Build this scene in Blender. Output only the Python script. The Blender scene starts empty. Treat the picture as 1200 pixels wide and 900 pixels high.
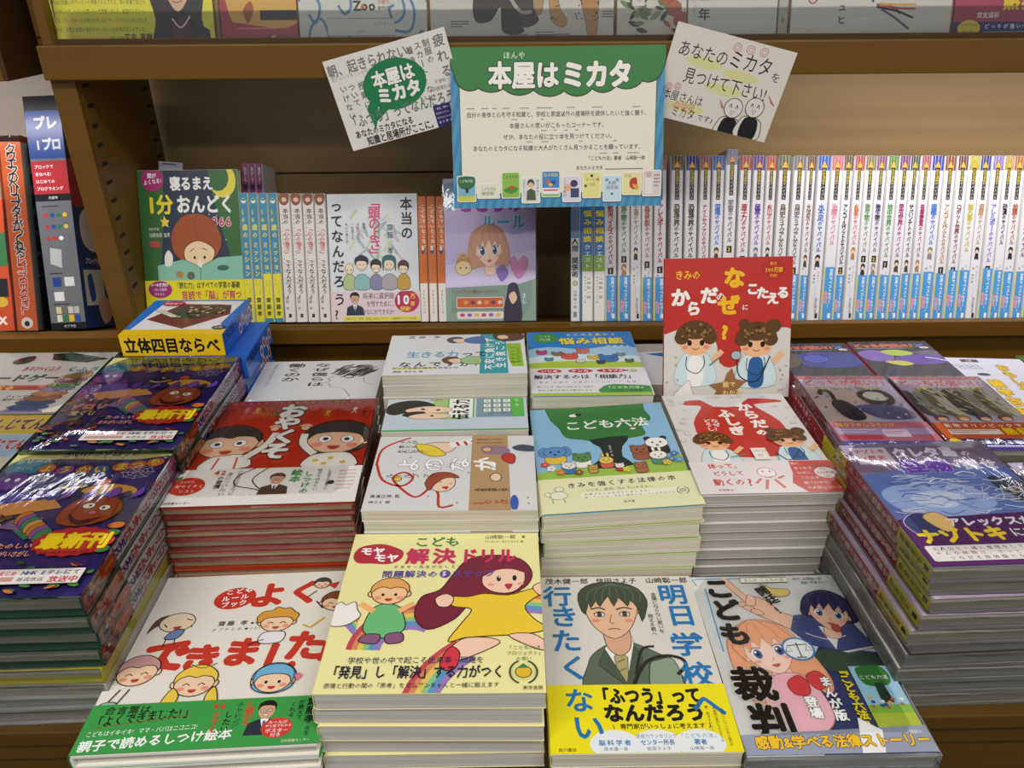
import bpy, bmesh, math, random
import numpy as np
from mathutils import Vector, Matrix
from mathutils.geometry import tessellate_polygon, delaunay_2d_cdt
rnd = random.Random(7)
SC = bpy.context.scene
COL = SC.collection
R = math.radians

# ---------------------------------------------------------------- camera, world, lights, exposure
cam_data = bpy.data.cameras.new('camera')
cam = bpy.data.objects.new('camera', cam_data)
COL.objects.link(cam)
cx = Vector((1, .0128, .0119)).normalized()          # world X seen in camera axes (right, up, forward)
cy = Vector((-16.8, 476, 900)); cy = (cy - cx * cx.dot(cy)).normalized()
cz = Vector((-11, 1702, -900)); cz = (cz - cx * cx.dot(cz) - cy * cy.dot(cz)).normalized()
cam.matrix_world = Matrix(((cx[0], cx[1], -cx[2], 0), (cy[0], cy[1], -cy[2], 0), (cz[0], cz[1], -cz[2], 1.30), (0, 0, 0, 1)))
cam_data.sensor_width = 36
cam_data.lens = 27
cam_data.clip_start = .02
SC.camera = cam
SC.view_settings.view_transform = 'Standard'
SC.view_settings.look = 'None'
SC.view_settings.gamma = 1
SC.view_settings.use_curve_mapping = False
SC.view_settings.exposure = 0.0
world = bpy.data.worlds.new('world'); SC.world = world; world.use_nodes = True
world.node_tree.nodes['Background'].inputs[0].default_value = (.86, .9, 1, 1)
world.node_tree.nodes['Background'].inputs[1].default_value = .30


def area(name, loc, sx, sy, power, rot=(0, 0, 0), col=(1, .95, .86), spread=180):
    d = bpy.data.lights.new(name, 'AREA'); d.shape = 'RECTANGLE'; d.size = sx; d.size_y = sy
    d.energy = power; d.color = col; d.spread = R(spread)
    o = bpy.data.objects.new(name, d); o.location = loc; o.rotation_euler = rot; COL.objects.link(o)
    return o


area('ceiling_light', (-.9, -.55, 2.75), 1.2, .25, 23)
area('ceiling_light', (.9, -.55, 2.75), 1.2, .25, 23)
area('ceiling_light', (-.9, -2.2, 2.75), 1.2, .25, 20)
area('ceiling_light', (.9, -2.2, 2.75), 1.2, .25, 20)
area('shelf_light', (.86, 1.02, 1.190), .95, .03, 1.6, (R(18), 0, 0), (1, .96, 1))
area('shelf_light', (-.92, 1.0, 1.190), .62, .03, 1.1, (R(18), 0, 0), (1, .96, 1))


# ---------------------------------------------------------------- materials
def lin(h):
    if len(h) == 3: h = ''.join(c * 2 for c in h)
    o = []
    for i in (0, 2, 4):
        c = int(h[i:i + 2], 16) / 255
        o.append(c / 12.92 if c <= .04045 else ((c + .055) / 1.055) ** 2.4)
    return tuple(o)


MC = {}


def mat(name, col='888', rough=.5, spec=.5, kind=None, **k):
    key = (name, col, rough, kind)
    if key in MC: return MC[key]
    m = bpy.data.materials.new(name); m.use_nodes = True
    nt = m.node_tree; b = nt.nodes['Principled BSDF']
    b.inputs['Base Color'].default_value = (*lin(col), 1)
    b.inputs['Roughness'].default_value = rough
    b.inputs['Specular IOR Level'].default_value = spec
    N = nt.nodes.new; Lk = nt.links.new
    if kind == 'print':
        a = N('ShaderNodeAttribute'); a.attribute_name = 'ink'
        Lk(a.outputs['Color'], b.inputs['Base Color'])
    elif kind in ('pages', 'wood', 'card', 'carpet'):
        tc = N('ShaderNodeTexCoord'); mp = N('ShaderNodeMapping'); no = N('ShaderNodeTexNoise')
        sc = {'pages': (4, 4, 1500), 'wood': (1.2, 60, 60), 'card': (30, 30, 30), 'carpet': (200, 200, 200)}[kind]
        mp.inputs['Scale'].default_value = sc
        no.inputs['Scale'].default_value = 1; no.inputs['Detail'].default_value = 2
        Lk(tc.outputs['Object'], mp.inputs[0]); Lk(mp.outputs[0], no.inputs[0])
        mx = N('ShaderNodeMix'); mx.data_type = 'RGBA'
        c = lin(col); d = {'pages': .62, 'wood': .91, 'card': .93, 'carpet': .6}[kind]
        mx.inputs[6].default_value = (c[0] * d, c[1] * d, c[2] * d, 1); mx.inputs[7].default_value = (*c, 1)
        rp = N('ShaderNodeValToRGB'); rp.color_ramp.elements[0].position = .35; rp.color_ramp.elements[1].position = .62
        Lk(no.outputs[0], rp.inputs[0]); Lk(rp.outputs[0], mx.inputs[0]); Lk(mx.outputs[2], b.inputs['Base Color'])
        bp = N('ShaderNodeBump'); bp.inputs['Strength'].default_value = .25; bp.inputs['Distance'].default_value = .0004
        Lk(no.outputs[0], bp.inputs['Height']); Lk(bp.outputs[0], b.inputs['Normal'])
    elif kind == 'film':
        out = nt.nodes['Material Output']
        tr = N('ShaderNodeBsdfTransparent'); gl = N('ShaderNodeBsdfGlossy'); mx = N('ShaderNodeMixShader')
        fr = N('ShaderNodeFresnel'); fr.inputs[0].default_value = 1.5
        tc = N('ShaderNodeTexCoord'); no = N('ShaderNodeTexNoise'); mp = N('ShaderNodeMapping')
        mp.inputs['Scale'].default_value = k.get('scale', (38, 14, 38))
        no.inputs['Scale'].default_value = 1; no.inputs['Detail'].default_value = 3; no.inputs['Distortion'].default_value = .6
        bp = N('ShaderNodeBump'); bp.inputs['Strength'].default_value = k.get('bump', .5); bp.inputs['Distance'].default_value = .002
        gl.inputs['Roughness'].default_value = rough
        gl.inputs['Color'].default_value = (.95, .97, 1, 1)
        tr.inputs['Color'].default_value = (.97, .97, .97, 1)
        Lk(tc.outputs['Object'], mp.inputs[0]); Lk(mp.outputs[0], no.inputs[0]); Lk(no.outputs[0], bp.inputs['Height'])
        Lk(bp.outputs[0], gl.inputs['Normal']); Lk(bp.outputs[0], fr.inputs['Normal'])
        Lk(fr.outputs[0], mx.inputs[0]); Lk(tr.outputs[0], mx.inputs[1]); Lk(gl.outputs[0], mx.inputs[2])
        Lk(mx.outputs[0], out.inputs['Surface'])
    MC[key] = m
    return m


WOOD = lambda c='6e4c1c', r=.42: mat('shelf_laminate', c, r, .4, 'wood')
PRINT = lambda r=.4: mat('printed_ink', 'fff', r, .45, 'print')
FILM = lambda: mat('clear_film', 'fff', .07, .5, 'film')


# ---------------------------------------------------------------- object helpers
def tag(o, label=None, cat=None, group=None, kind=None):
    if label: o['label'] = label
    if cat: o['category'] = cat
    if group: o['group'] = group
    if kind: o['kind'] = kind
    return o


def empty(name, label=None, cat=None, group=None):
    o = bpy.data.objects.new(name, None); o.empty_display_size = .02; COL.objects.link(o)
    return tag(o, label, cat, group)


def mobj(name, me, parent=None, M=None, kind=None):
    o = bpy.data.objects.new(name, me); COL.objects.link(o)
    if parent: o.parent = parent
    if M is not None: o.matrix_local = M
    if kind: o['kind'] = kind
    return o


def mesh(name, V, F, m=None, smooth=False):
    me = bpy.data.meshes.new(name); me.from_pydata([tuple(v) for v in V], [], F)
    if m: me.materials.append(m)
    if smooth:
        for p in me.polygons: p.use_smooth = True
    me.update()
    return me


def boxm(name, x0, x1, y0, y1, z0, z1, m, bev=0):
    bm = bmesh.new(); bmesh.ops.create_cube(bm, size=1)
    for v in bm.verts:
        v.co = Vector((x0 if v.co.x < 0 else x1, y0 if v.co.y < 0 else y1, z0 if v.co.z < 0 else z1))
    if bev: bmesh.ops.bevel(bm, geom=bm.edges[:], offset=bev, segments=2, affect='EDGES', profile=.6)
    me = bpy.data.meshes.new(name); bm.to_mesh(me); bm.free(); me.materials.append(m)
    return me


# ---------------------------------------------------------------- flat print: glyphs and drawn shapes as thin ink layers
_fc = bpy.data.curves.new('glyph', 'FONT'); _fo = bpy.data.objects.new('glyph', _fc)
GC = {}


def glyph(ch, off, res=2):
    """filled outline of one character; off > 0 thickens it by stroking its boundary edges"""
    off = min((0, .022, .038, .054, .08), key=lambda q: abs(q - off))
    key = (ch, off, res)
    if key in GC: return GC[key]
    if off and not glyph(ch, 0, res)[1]: return ([], [])
    if off == 0:
        _fc.body = ch; _fc.resolution_u = res
        me = _fo.to_mesh(); me.calc_loop_triangles()
        V = [(v.co[0], v.co[1]) for v in me.vertices]; T = [tuple(t.vertices) for t in me.loop_triangles]
        _fo.to_mesh_clear()
    else:
        V0, T0 = glyph(ch, 0, res); V, F, cnt = [Vector(v) for v in V0], [], {}; tol = .004 if res > 1 else .007
        for t in T0:
            (ax, ay), (bx, by), (ex, ey) = (V0[i] for i in t); ar = (bx - ax) * (ey - ay) - (by - ay) * (ex - ax)
            if abs(ar) > 1e-6: F.append(list(t) if ar > 0 else [t[0], t[2], t[1]])
            for i in range(3):
                e = (t[i], t[(i + 1) % 3]); k = (min(e), max(e)); cnt[k] = cnt.get(k, 0) + 1
        for (p, q), n in cnt.items():
            if n != 1: continue
            (x0, y0), (x1, y1) = V0[p], V0[q]; l = math.hypot(x1 - x0, y1 - y0)
            if l < 1e-5: continue
            dx, dy = (x1 - x0) / l * off, (y1 - y0) / l * off; b = len(V); e = .45
            V += [Vector(v) for v in ((x0 - dx, y0 - dy), (x0 + dy, y0 - dx), (x1 + dy, y1 - dx), (x1 + dx, y1 + dy), (x1 - dy, y1 + dx), (x0 - dy, y0 + dx))]
            F.append(list(range(b, b + 6)))
        r = delaunay_2d_cdt(V, [], F, 1, 1e-4, True)
        P = r[0]; nx = {}; seen = set()
        S = np.array([(*V0[p], *V0[q]) for (p, q), n in cnt.items() if n == 1]).T[:, None]
        q_ = np.array([(P[f[0]] + P[f[1]] + P[f[2]]) / 3 for f in r[2]]); X, Y = q_[:, 0:1], q_[:, 1:2]
        ax, ay, bx, by = S; ln = np.maximum((bx - ax) ** 2 + (by - ay) ** 2, 1e-12)
        tt = np.clip(((X - ax) * (bx - ax) + (Y - ay) * (by - ay)) / ln, 0, 1)
        near = (np.hypot(X - ax - tt * (bx - ax), Y - ay - tt * (by - ay)).min(1) < off)
        with np.errstate(divide='ignore', invalid='ignore'):
            ins = (((ay > Y) != (by > Y)) & (X < (bx - ax) * (Y - ay) / (by - ay) + ax)).sum(1) % 2 == 1
        for f, o in zip(r[2], near | ins):
            if o:
                for i in range(len(f)): seen.add((f[i], f[(i + 1) % len(f)]))
        for p, q in seen:
            if (q, p) not in seen: nx.setdefault(p, []).append(q)
        loops = []
        while nx:
            st = next(iter(nx)); lp = []; c = st
            while c in nx:
                lp.append(c); d = nx[c].pop()
                if not nx[c]: del nx[c]
                c = d
                if c == st: break
            pts = [P[i] for i in lp]; k = 0
            while len(pts) > 3 and k < len(pts):      # drop nearly straight corners
                a, b, d = pts[k - 1], pts[k], pts[(k + 1) % len(pts)]
                l = (d - a).length
                if l < 1e-6 or abs((d.x - a.x) * (b.y - a.y) - (d.y - a.y) * (b.x - a.x)) / l < tol: pts.pop(k)
                else: k += 1
            if len(pts) > 2: loops.append(pts)
        V = []; E_ = []
        for lp in loops:
            b = len(V); V += lp; E_ += [(b + i, b + (i + 1) % len(lp)) for i in range(len(lp))]
        sg = [(V[p].x, V[p].y, V[q].x, V[q].y) for p, q in E_]
        r = delaunay_2d_cdt(V, E_, [], 0, 1e-5, False); P = r[0]; T = []
        for f in r[2]:
            cx_ = sum(P[i].x for i in f) / 3; cy_ = sum(P[i].y for i in f) / 3; n = 0
            for x0, y0, x1, y1 in sg:
                if (y0 > cy_) != (y1 > cy_) and cx_ < (x1 - x0) * (cy_ - y0) / (y1 - y0) + x0: n += 1
            if n % 2: T.append(tuple(f))
        V = [(v.x, v.y) for v in P]
    GC[key] = (V, T)
    return GC[key]


def smooth(pts, closed=True, n=5):
    P = [Vector(p) for p in pts]; o = []; N = len(P)
    for i in range(N if closed else N - 1):
        a, b, c, d = (P[(i + j) % N] if closed else P[min(max(i + j, 0), N - 1)] for j in (-1, 0, 1, 2))
        for s in range(n):
            t = s / n
            o.append(.5 * ((2 * b) + (c - a) * t + (2 * a - 5 * b + 4 * c - d) * t * t + (3 * b - a - 3 * c + d) * t ** 3))
    if not closed: o.append(P[-1])
    return [(p.x, p.y) for p in o]


class Art:
    """canvas w wide, h high; positions are percent of width and percent of height, sizes percent of width"""
    def __init__(s, w=100, h=100, bg=None, y0=0, y1=None, k=None):
        s.w, s.h, s.k = w, h, (h / 100 if k is None else k)
        s.mm = 1.5 if w == 100 else 1      # canvas unit in millimetres
        s.y0 = y0 * s.k; s.y1 = h if y1 is None else y1 * s.k
        s.V, s.F, s.C, s.Z = [], [], [], 0
        if bg: s.R(0, s.y0 / s.k, w, (s.y1 - s.y0) / s.k, bg)

    def add(s, V, T, c, z=None):
        if z is None: s.Z += 1; z = s.Z
        b = len(s.V); c = lin(c)
        ok = all(-.01 <= x <= s.w + .01 and s.y0 - .01 <= y <= s.y1 + .01 for x, y in V)
        if ok:
            s.V += [(x, y, z) for x, y in V]; s.C += [c] * len(V); s.F += [(a + b, d + b, e + b) for a, d, e in T]
            return s
        for t in T:
            pl = [V[i] for i in t]
            for ax, lim, sg in ((0, 0, 1), (0, s.w, -1), (1, s.y0, 1), (1, s.y1, -1)):
                o = []
                for i in range(len(pl)):
                    p, q = pl[i - 1], pl[i]
                    dp, dq = (p[ax] - lim) * sg, (q[ax] - lim) * sg
                    if (dp < 0) != (dq < 0):
                        f = dp / (dp - dq); o.append((p[0] + (q[0] - p[0]) * f, p[1] + (q[1] - p[1]) * f))
                    if dq >= 0: o.append(q)
                pl = o
                if not pl: break
            if len(pl) > 2:
                b = len(s.V); s.V += [(x, y, z) for x, y in pl]; s.C += [c] * len(pl)
                s.F += [(b, b + i, b + i + 1) for i in range(1, len(pl) - 1)]
        return s

    def loc(s, pts, at):
        if at is None: return [(x, y * s.k) for x, y in pts]
        x0, y0 = at[0], at[1]; sc = at[2] if len(at) > 2 else 1; a = R(at[3]) if len(at) > 3 else 0
        fx = at[4] if len(at) > 4 else 1
        c, d = math.cos(a), math.sin(a)
        return [(x0 + sc * (x * fx * c - y * d), y0 * s.k + sc * (x * fx * d + y * c)) for x, y in pts]

    def P(s, pts, c, at=None, ol=None, ow=.5, sm=0, raw=0):
        p = pts if raw else s.loc(pts, at)
        if sm: p = smooth(p, True, sm)
        tri = tessellate_polygon([[Vector((x, y, 0)) for x, y in p]])
        s.add(p, tri, c)
        if ol: s.stroke(p, ow, ol, True)
        return s

    def B(s, pts, c, at=None, ol=None, ow=.5): return s.P(pts, c, at, ol, ow, 4)

    def E(s, x, y, rx, ry, c, rot=0, ol=None, ow=.5, at=None, n=20):
        if at is not None:
            sc = at[2]
            pts = s.loc([(x + rx * math.cos(2 * math.pi * i / n), y + ry * math.sin(2 * math.pi * i / n)) for i in range(n)], at)
        else:
            a = R(rot); ca, sa = math.cos(a), math.sin(a); pts = []
            for i in range(n):
                u, v = rx * math.cos(2 * math.pi * i / n), ry * math.sin(2 * math.pi * i / n)
                pts.append((x + u * ca - v * sa, y * s.k + u * sa + v * ca))
        return s.P(pts, c, None, ol, ow, 0, 1)

    def R(s, x, y, w, h, c, r=0, ol=None, ow=.5):
        y *= s.k; h *= s.k
        if r:
            p = []
            for (a, b, q) in ((x + w - r, y + r, -90), (x + w - r, y + h - r, 0), (x + r, y + h - r, 90), (x + r, y + r, 180)):
                p += [(a + r * math.cos(R(q + t)), b + r * math.sin(R(q + t))) for t in (0, 30, 60, 90)]
        else: p = [(x, y), (x + w, y), (x + w, y + h), (x, y + h)]
        return s.P(p, c, None, ol, ow, 0, 1)

    def stroke(s, p, wd, c, closed=False):
        n = len(p); V = []; T = []
        for i in range(n):
            a = p[i - 1] if (i or closed) else p[i]; b = p[(i + 1) % n] if (i < n - 1 or closed) else p[i]
            dx, dy = b[0] - a[0], b[1] - a[1]; l = math.hypot(dx, dy) or 1; w = wd / 2
            V += [(p[i][0] - dy / l * w, p[i][1] + dx / l * w), (p[i][0] + dy / l * w, p[i][1] - dx / l * w)]
        for i in range(n if closed else n - 1):
            a, b = 2 * i, 2 * ((i + 1) % n); T += [(a, a + 1, b + 1), (a, b + 1, b)]
        return s.add(V, T, c)

    def L(s, pts, wd, c, sm=0, at=None, closed=False):
        p = s.loc(pts, at)
        if sm: p = smooth(p, closed, 4)
        return s.stroke(p, wd, c, closed)

    def T(s, t, x, y, sz, c, b=.02, o=0, oc='fff', v=0, fit=0, rot=0, sx=1, it=0):
        pass

    def D(s, x, y, w, n, c='555', lh=3.0, th=.9):
        """body copy too small to read: rows of short dashes"""
        V = []; T = []
        for i in range(n):
            u = x
            yy = y * s.k + i * lh
            e = x + w * (rnd.uniform(.6, 1) if i == n - 1 else 1)
            while u < e:
                l = min(rnd.uniform(.7, 1.6) * th, e - u); b = len(V)
                V += [(u, yy), (u + l, yy), (u + l, yy + th), (u, yy + th)]; T += [(b, b + 1, b + 2), (b, b + 2, b + 3)]
                u += l + th * .35
        return s.add(V, T, c)


def _text(s, t, x, y, sz, c, b=.02, o=0, oc='fff', v=0, fit=0, rot=0, sx=1, it=0):
    y *= s.k; a = R(rot); ca, sa = math.cos(a), math.sin(a)
    adv = [1 if ord(ch) > 0x2E7F else (.5 if ch in " .,!i:'|" else .62) for ch in t]
    n = len(t)
    if v: adv = [1] * n
    tot = sum(adv) * sz
    if fit: g = fit / tot
    else: g = 1
    for off, col in (((b + o, oc),) if o else ()) + ((b, c),):
        V = []; T = []; u = 0; ph = sz * s.mm
        if ph < 5.2: off = 0
        for ch, ad in zip(t, adv):
            gv, gt = glyph(ch, off, 2 if ph > 14 else 1); base = len(V)
            cw = ad * sz * g
            for gx, gy in gv:
                if v:
                    px, py = (gx - .5) * sz * sx, (.38 - gy) * sz
                    if ch in 'ー()「」『』～…-': px, py = -(.38 - gy) * sz * sx, (gx - .5) * sz
                    px += (.12 * sz if ch in '、。' else 0); py += u + cw / 2 - (.5 * sz if ch in '、。' else 0)
                else:
                    px = u + cw / 2 + (gx - (.5 if ad == 1 else ad / 2 * .96)) * sz * sx * (1 if fit == 0 or g > 1 else g); py = (.38 - gy) * sz
                    px += -it * py
                V.append((x + px * ca - py * sa, y + px * sa + py * ca))
            T += [(p + base, q + base, r + base) for p, q, r in gt]
            u += cw
        if T: s.add(V, T, col)
    return s


Art.T = _text
DZ = 1.1e-5


def artmesh(A, W, H):
    """ink mesh centred on the cover, W x H metres"""
    kx, ky = W / A.w, H / A.h
    me = bpy.data.meshes.new('print')
    me.from_pydata([((x - A.w / 2) * kx, (A.h / 2 - y) * ky, z * DZ) for x, y, z in A.V], [], [(a, b, c) for a, b, c in A.F])
    at = me.color_attributes.new('ink', 'FLOAT_COLOR', 'POINT')
    cc = np.ones((len(A.V), 4), np.float32); cc[:, :3] = np.array(A.C); at.data.foreach_set('color', cc.ravel())
    # every ink face looks outwards
    flip = [p.index for p in me.polygons if p.normal.z < 0]
    if flip:
        bm = bmesh.new(); bm.from_mesh(me); bm.faces.ensure_lookup_table()
        bmesh.ops.reverse_faces(bm, faces=[bm.faces[i] for i in flip]); bm.to_mesh(me); bm.free()
    return me


BM = {}
KEEP = []


def ink(name, A, W, H, parent, M, rough=.4):
    key = ('ink', id(A), round(W, 4), round(H, 4), rough)
    if key not in BM: BM[key] = artmesh(A, W, H); BM[key].materials.append(PRINT(rough)); KEEP.append(A)
    me = BM[key]
    return mobj(name, me, parent, M)


# ---------------------------------------------------------------- books


def shell(w, l, t, s, th, y0, y1, col, rough, r=None):
    """cover shell: back board, rounded spine, front board (spine on side s: -1 left, 1 right)"""
    key = ('sh', w, l, t, s, th, y0, y1, col, rough)
    if key in BM: return BM[key]
    r = min(t * .4, .003) if r is None else r
    def prof(e):
        o = [(w / 2, -e)]
        o += [(-w / 2 + r - (r + e) * math.sin(R(a)), r - (r + e) * math.cos(R(a))) for a in (0, 30, 60, 90)]
        o += [(-w / 2 + r - (r + e) * math.cos(R(a)), t - r + (r + e) * math.sin(R(a))) for a in (0, 30, 60, 90)]
        return o + [(w / 2, t + e)]
    a, b = prof(0), prof(-th)
    n = len(a); V = []
    for y in (y0, y1):
        V += [(-s * x, y, z) for x, z in a] + [(-s * x, y, z) for x, z in b]
    F = []
    for i in range(n - 1):
        F += [(i, i + 1, 2 * n + i + 1, 2 * n + i), (n + i, 3 * n + i, 3 * n + i + 1, n + i + 1),
              (i, n + i, n + i + 1, i + 1), (2 * n + i, 2 * n + i + 1, 3 * n + i + 1, 3 * n + i)]
    F += [(0, 2 * n, 3 * n, n), (n - 1, 2 * n - 1, 4 * n - 1, 3 * n - 1)]
    me = mesh('cover', V, F, mat('cover_stock', col, rough))
    bm = bmesh.new(); bm.from_mesh(me); bmesh.ops.recalc_face_normals(bm, faces=bm.faces); bm.to_mesh(me); bm.free()
    BM[key] = me
    return me


def pages(w, l, t, s, th, hard, col):
    key = ('pg', w, l, t, s, th, hard, col)
    if key not in BM:
        i = .0028 if hard else .0004; x0, x1 = -w / 2 + th + .0006, w / 2 - i
        if s > 0: x0, x1 = -x1, -x0
        BM[key] = boxm('pages', x0, x1, -l / 2 + i, l / 2 - i, th, t - th, mat('paper_edge', col, .8, .2, 'pages'))
    return BM[key]


def film(w, l, t, drop=0):
    key = ('film', w, l, t, drop)
    if key not in BM:
        q = random.Random(3); bm = bmesh.new(); bmesh.ops.create_cube(bm, size=1)
        bmesh.ops.subdivide_edges(bm, edges=bm.edges[:], cuts=7, use_grid_fill=True)
        for v in bm.verts:
            e = sum(abs(abs(c) - .5) < 1e-4 for c in v.co)
            v.co = Vector((v.co.x * w, v.co.y * l, (v.co.z + .5) * t))
            v.co += Vector((q.uniform(-1, 1), q.uniform(-1, 1), 0)) * (.0006 if e > 1 else .0004)
            v.co.z += q.uniform(-1, 1) * .00012
            if v.co.z > t * .98 and e > 1: v.co.z -= drop
        me = bpy.data.meshes.new('film'); bm.to_mesh(me); bm.free(); me.materials.append(FILM())
        for p in me.polygons: p.use_smooth = True
        me.set_sharp_from_angle(angle=R(35))
        BM[key] = me
    return BM[key]


def book(name, label, cat, w, l, t, M, s=-1, hard=False, col='eeeae0', pcol='d8d2c2', art=None, spine=None, belt=None,
         wrap=False, group=None, rough=.35, prough=.38):
    """belt = (top %, colour, Art or None); frame: x right, y up the cover, z out of the front cover"""
    root = empty(name, label, cat, group)
    root.matrix_world = M
    th = .0022 if hard else .0005
    w, l, t = round(w, 4), round(l, 4), round(t, 4)
    mobj('cover', shell(w, l, t, s, th, -l / 2, l / 2, col, rough), root)
    mobj('page_block', pages(w, l, t, s, th, hard, pcol), root)
    top = 3e-5
    if art:
        ink('cover_print', art, w - .0004, l - .0004, root, Matrix.Translation((0, 0, t + top)), prough)
        top += art.Z * DZ
    if belt:
        g = top + .00012; y1 = l / 2 - l * belt[0] / 100
        bl = mobj('paper_belt', shell(round(w + 2 * g, 5), l, round(t + 2 * g, 5), s, .00012, (-l / 2 + .0002 if len(belt) < 4 else l / 2 - l * belt[3] / 100), y1, belt[1], rough, min(t * .4, .003) + g), root,
                  Matrix.Translation((0, 0, -g)))
        if belt[2]:
            ink('belt_print', belt[2], w - .0004, l - .0006, bl, Matrix.Translation((0, 0, t + 2 * g + 2e-5)), prough)
            top = g + belt[2].Z * DZ + 4e-5
        else: top = g
    if spine:
        tw = t - 2 * min(t * .4, .003) * .35
        A = spine; x = -(w / 2 + 3e-5) if s < 0 else w / 2 + 3e-5
        if belt and not A.over: pass
        Ms = Matrix(((0, 0, -1 if s < 0 else 1, x), (0, 1, 0, 0), (1 if s < 0 else -1, 0, 0, t / 2), (0, 0, 0, 1)))
        if s < 0: pass
        ink('spine_print', A, tw, l - .0004, root, Ms, prough)
    if wrap: mobj('clear_wrap', film(round(w + .003, 4), round(l + .004, 4), round(t + top + .0004, 4), round(top + .0004, 4)), root)
    return root


Art.over = False


def flat(x, y, z, rot=0):
    return Matrix.Translation((x, y, z)) @ Matrix.Rotation(R(rot), 4, 'Z')


ORD = ['top', 'second', 'third', 'fourth', 'fifth', 'sixth', 'seventh', 'eighth', 'ninth', 'tenth', 'eleventh', 'twelfth', 'thirteenth']
TZ = .754


def pile(name, cat, n, x, y, ztop, w, l, rot, toplabel, desc, group, jit=.002, topkw=None, lowkw=None, s=-1, fix=None, wraps=0, ts=None, z0=TZ):
    """n books of one kind; the first is the uppermost"""
    ts = ts or [(ztop - z0) / n] * n
    z = ztop
    kw = dict(s=s); kw.update(lowkw or {})
    for i in range(n):
        z -= ts[i]
        w_ = i < wraps
        k = dict(kw)
        if i == 0: k.update(topkw or {})
        k.update((fix or {}).get(i, {}))
        dx, dy = (0, 0) if i == 0 else (rnd.uniform(-jit, jit), rnd.uniform(-jit, jit) + .001)
        dx += k.pop('dx', 0); dy += k.pop('dy', 0)
        lab = toplabel if i == 0 else k.pop('label', f'{desc}, {ORD[i]} from the top of its pile')
        k.pop('label', None)
        gap = .0014 if w_ or k.get('wrap') else .0005
        ww, ll = k.pop('w', w), k.pop('l', l); ro = R(k.pop('roll', 0))
        book(name, lab, cat, ww, ll, ts[i] - gap, flat(x + dx, y + dy, z, rot + k.pop('rot', 0) + (0 if i == 0 else rnd.uniform(-.6, .6))) @ Matrix.Translation((-w / 2, 0, 0)) @ Matrix.Rotation(-ro, 4, 'Y') @ Matrix.Translation((w / 2, 0, 0)), wrap=w_ or k.pop('wrap', False), group=group, **k)


# ---------------------------------------------------------------- drawn figures (generic)
SK = 'f3cfae'


def kid(A, x, y, r, hc, style, sk=SK, ol='2a2018', ow=.5, rot=0, eye='dot', body=None):
    at = (x, y, r, rot)
    if body: A.B([(-.35, .8), (-.55, 1.9), (.55, 1.9), (.35, .8)], body, at, ol, ow)
    if style == 'pony':
        A.B([(.6, -.6), (1.5, -.7), (1.5, .5), (.9, .2)], hc, at, ol, ow).B([(-.6, -.6), (-1.5, -.7), (-1.5, .5), (-.9, .2)], hc, at, ol, ow)
    if style == 'bob': A.B([(-1.05, .5), (-1.15, -.4), (-.5, -1.1), (.5, -1.1), (1.15, -.4), (1.05, .5), (.4, .9), (-.4, .9)], hc, at, ol, ow)
    A.E(-.98, .1, .2, .24, sk, at=at, ol=ol, ow=ow).E(.98, .1, .2, .24, sk, at=at, ol=ol, ow=ow)
    A.E(0, 0, 1, .9, sk, at=at, ol=ol, ow=ow)
    if style in ('short', 'cap'): A.B([(-1.02, .05), (-1, -.55), (-.4, -1.08), (.4, -1.08), (1, -.55), (1.02, .05), (.8, -.3), (.3, -.4), (0, -.3), (-.4, -.42), (-.8, -.25)], hc, at, ol, ow)
    if style in ('bob', 'pony'): A.B([(-1.03, .25), (-1, -.6), (-.4, -1.05), (.4, -1.05), (1, -.6), (1.03, .25), (.75, -.25), (0, -.4), (-.75, -.25)], hc, at, ol, ow)
    if style == 'curl':
        A.B([(-1.1, .1), (-1.3, -.4), (-.95, -.9), (-.5, -.95), (-.2, -1.25), (.25, -1.1), (.6, -1.15), (.95, -.8), (1.25, -.5), (1.05, .05), (.7, -.3), (0, -.35), (-.7, -.28)], hc, at, ol, ow)
    if eye == 'dot': A.E(-.35, .18, .09, .11, '1c1712', at=at, n=10).E(.35, .18, .09, .11, '1c1712', at=at, n=10)
    if eye == 'arc': A.L([(-.55, .2), (-.38, .08), (-.2, .2)], ow, '1c1712', 1, at).L([(.2, .2), (.38, .08), (.55, .2)], ow, '1c1712', 1, at)
    if eye == 'ring': A.E(-.38, .05, .22, .22, 'fff', at=at, ol=ol, ow=ow * .7).E(.38, .05, .22, .22, 'fff', at=at, ol=ol, ow=ow * .7).E(-.36, .05, .1, .1, '222', at=at, n=8).E(.36, .05, .1, .1, '222', at=at, n=8)
    A.E(-.6, .42, .2, .14, 'ec9a80', at=at, n=12).E(.6, .42, .2, .14, 'ec9a80', at=at, n=12)
    A.B([(-.2, .48), (.2, .48), (.1, .66), (-.1, .66)], 'b8402e', at)
    return A


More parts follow.
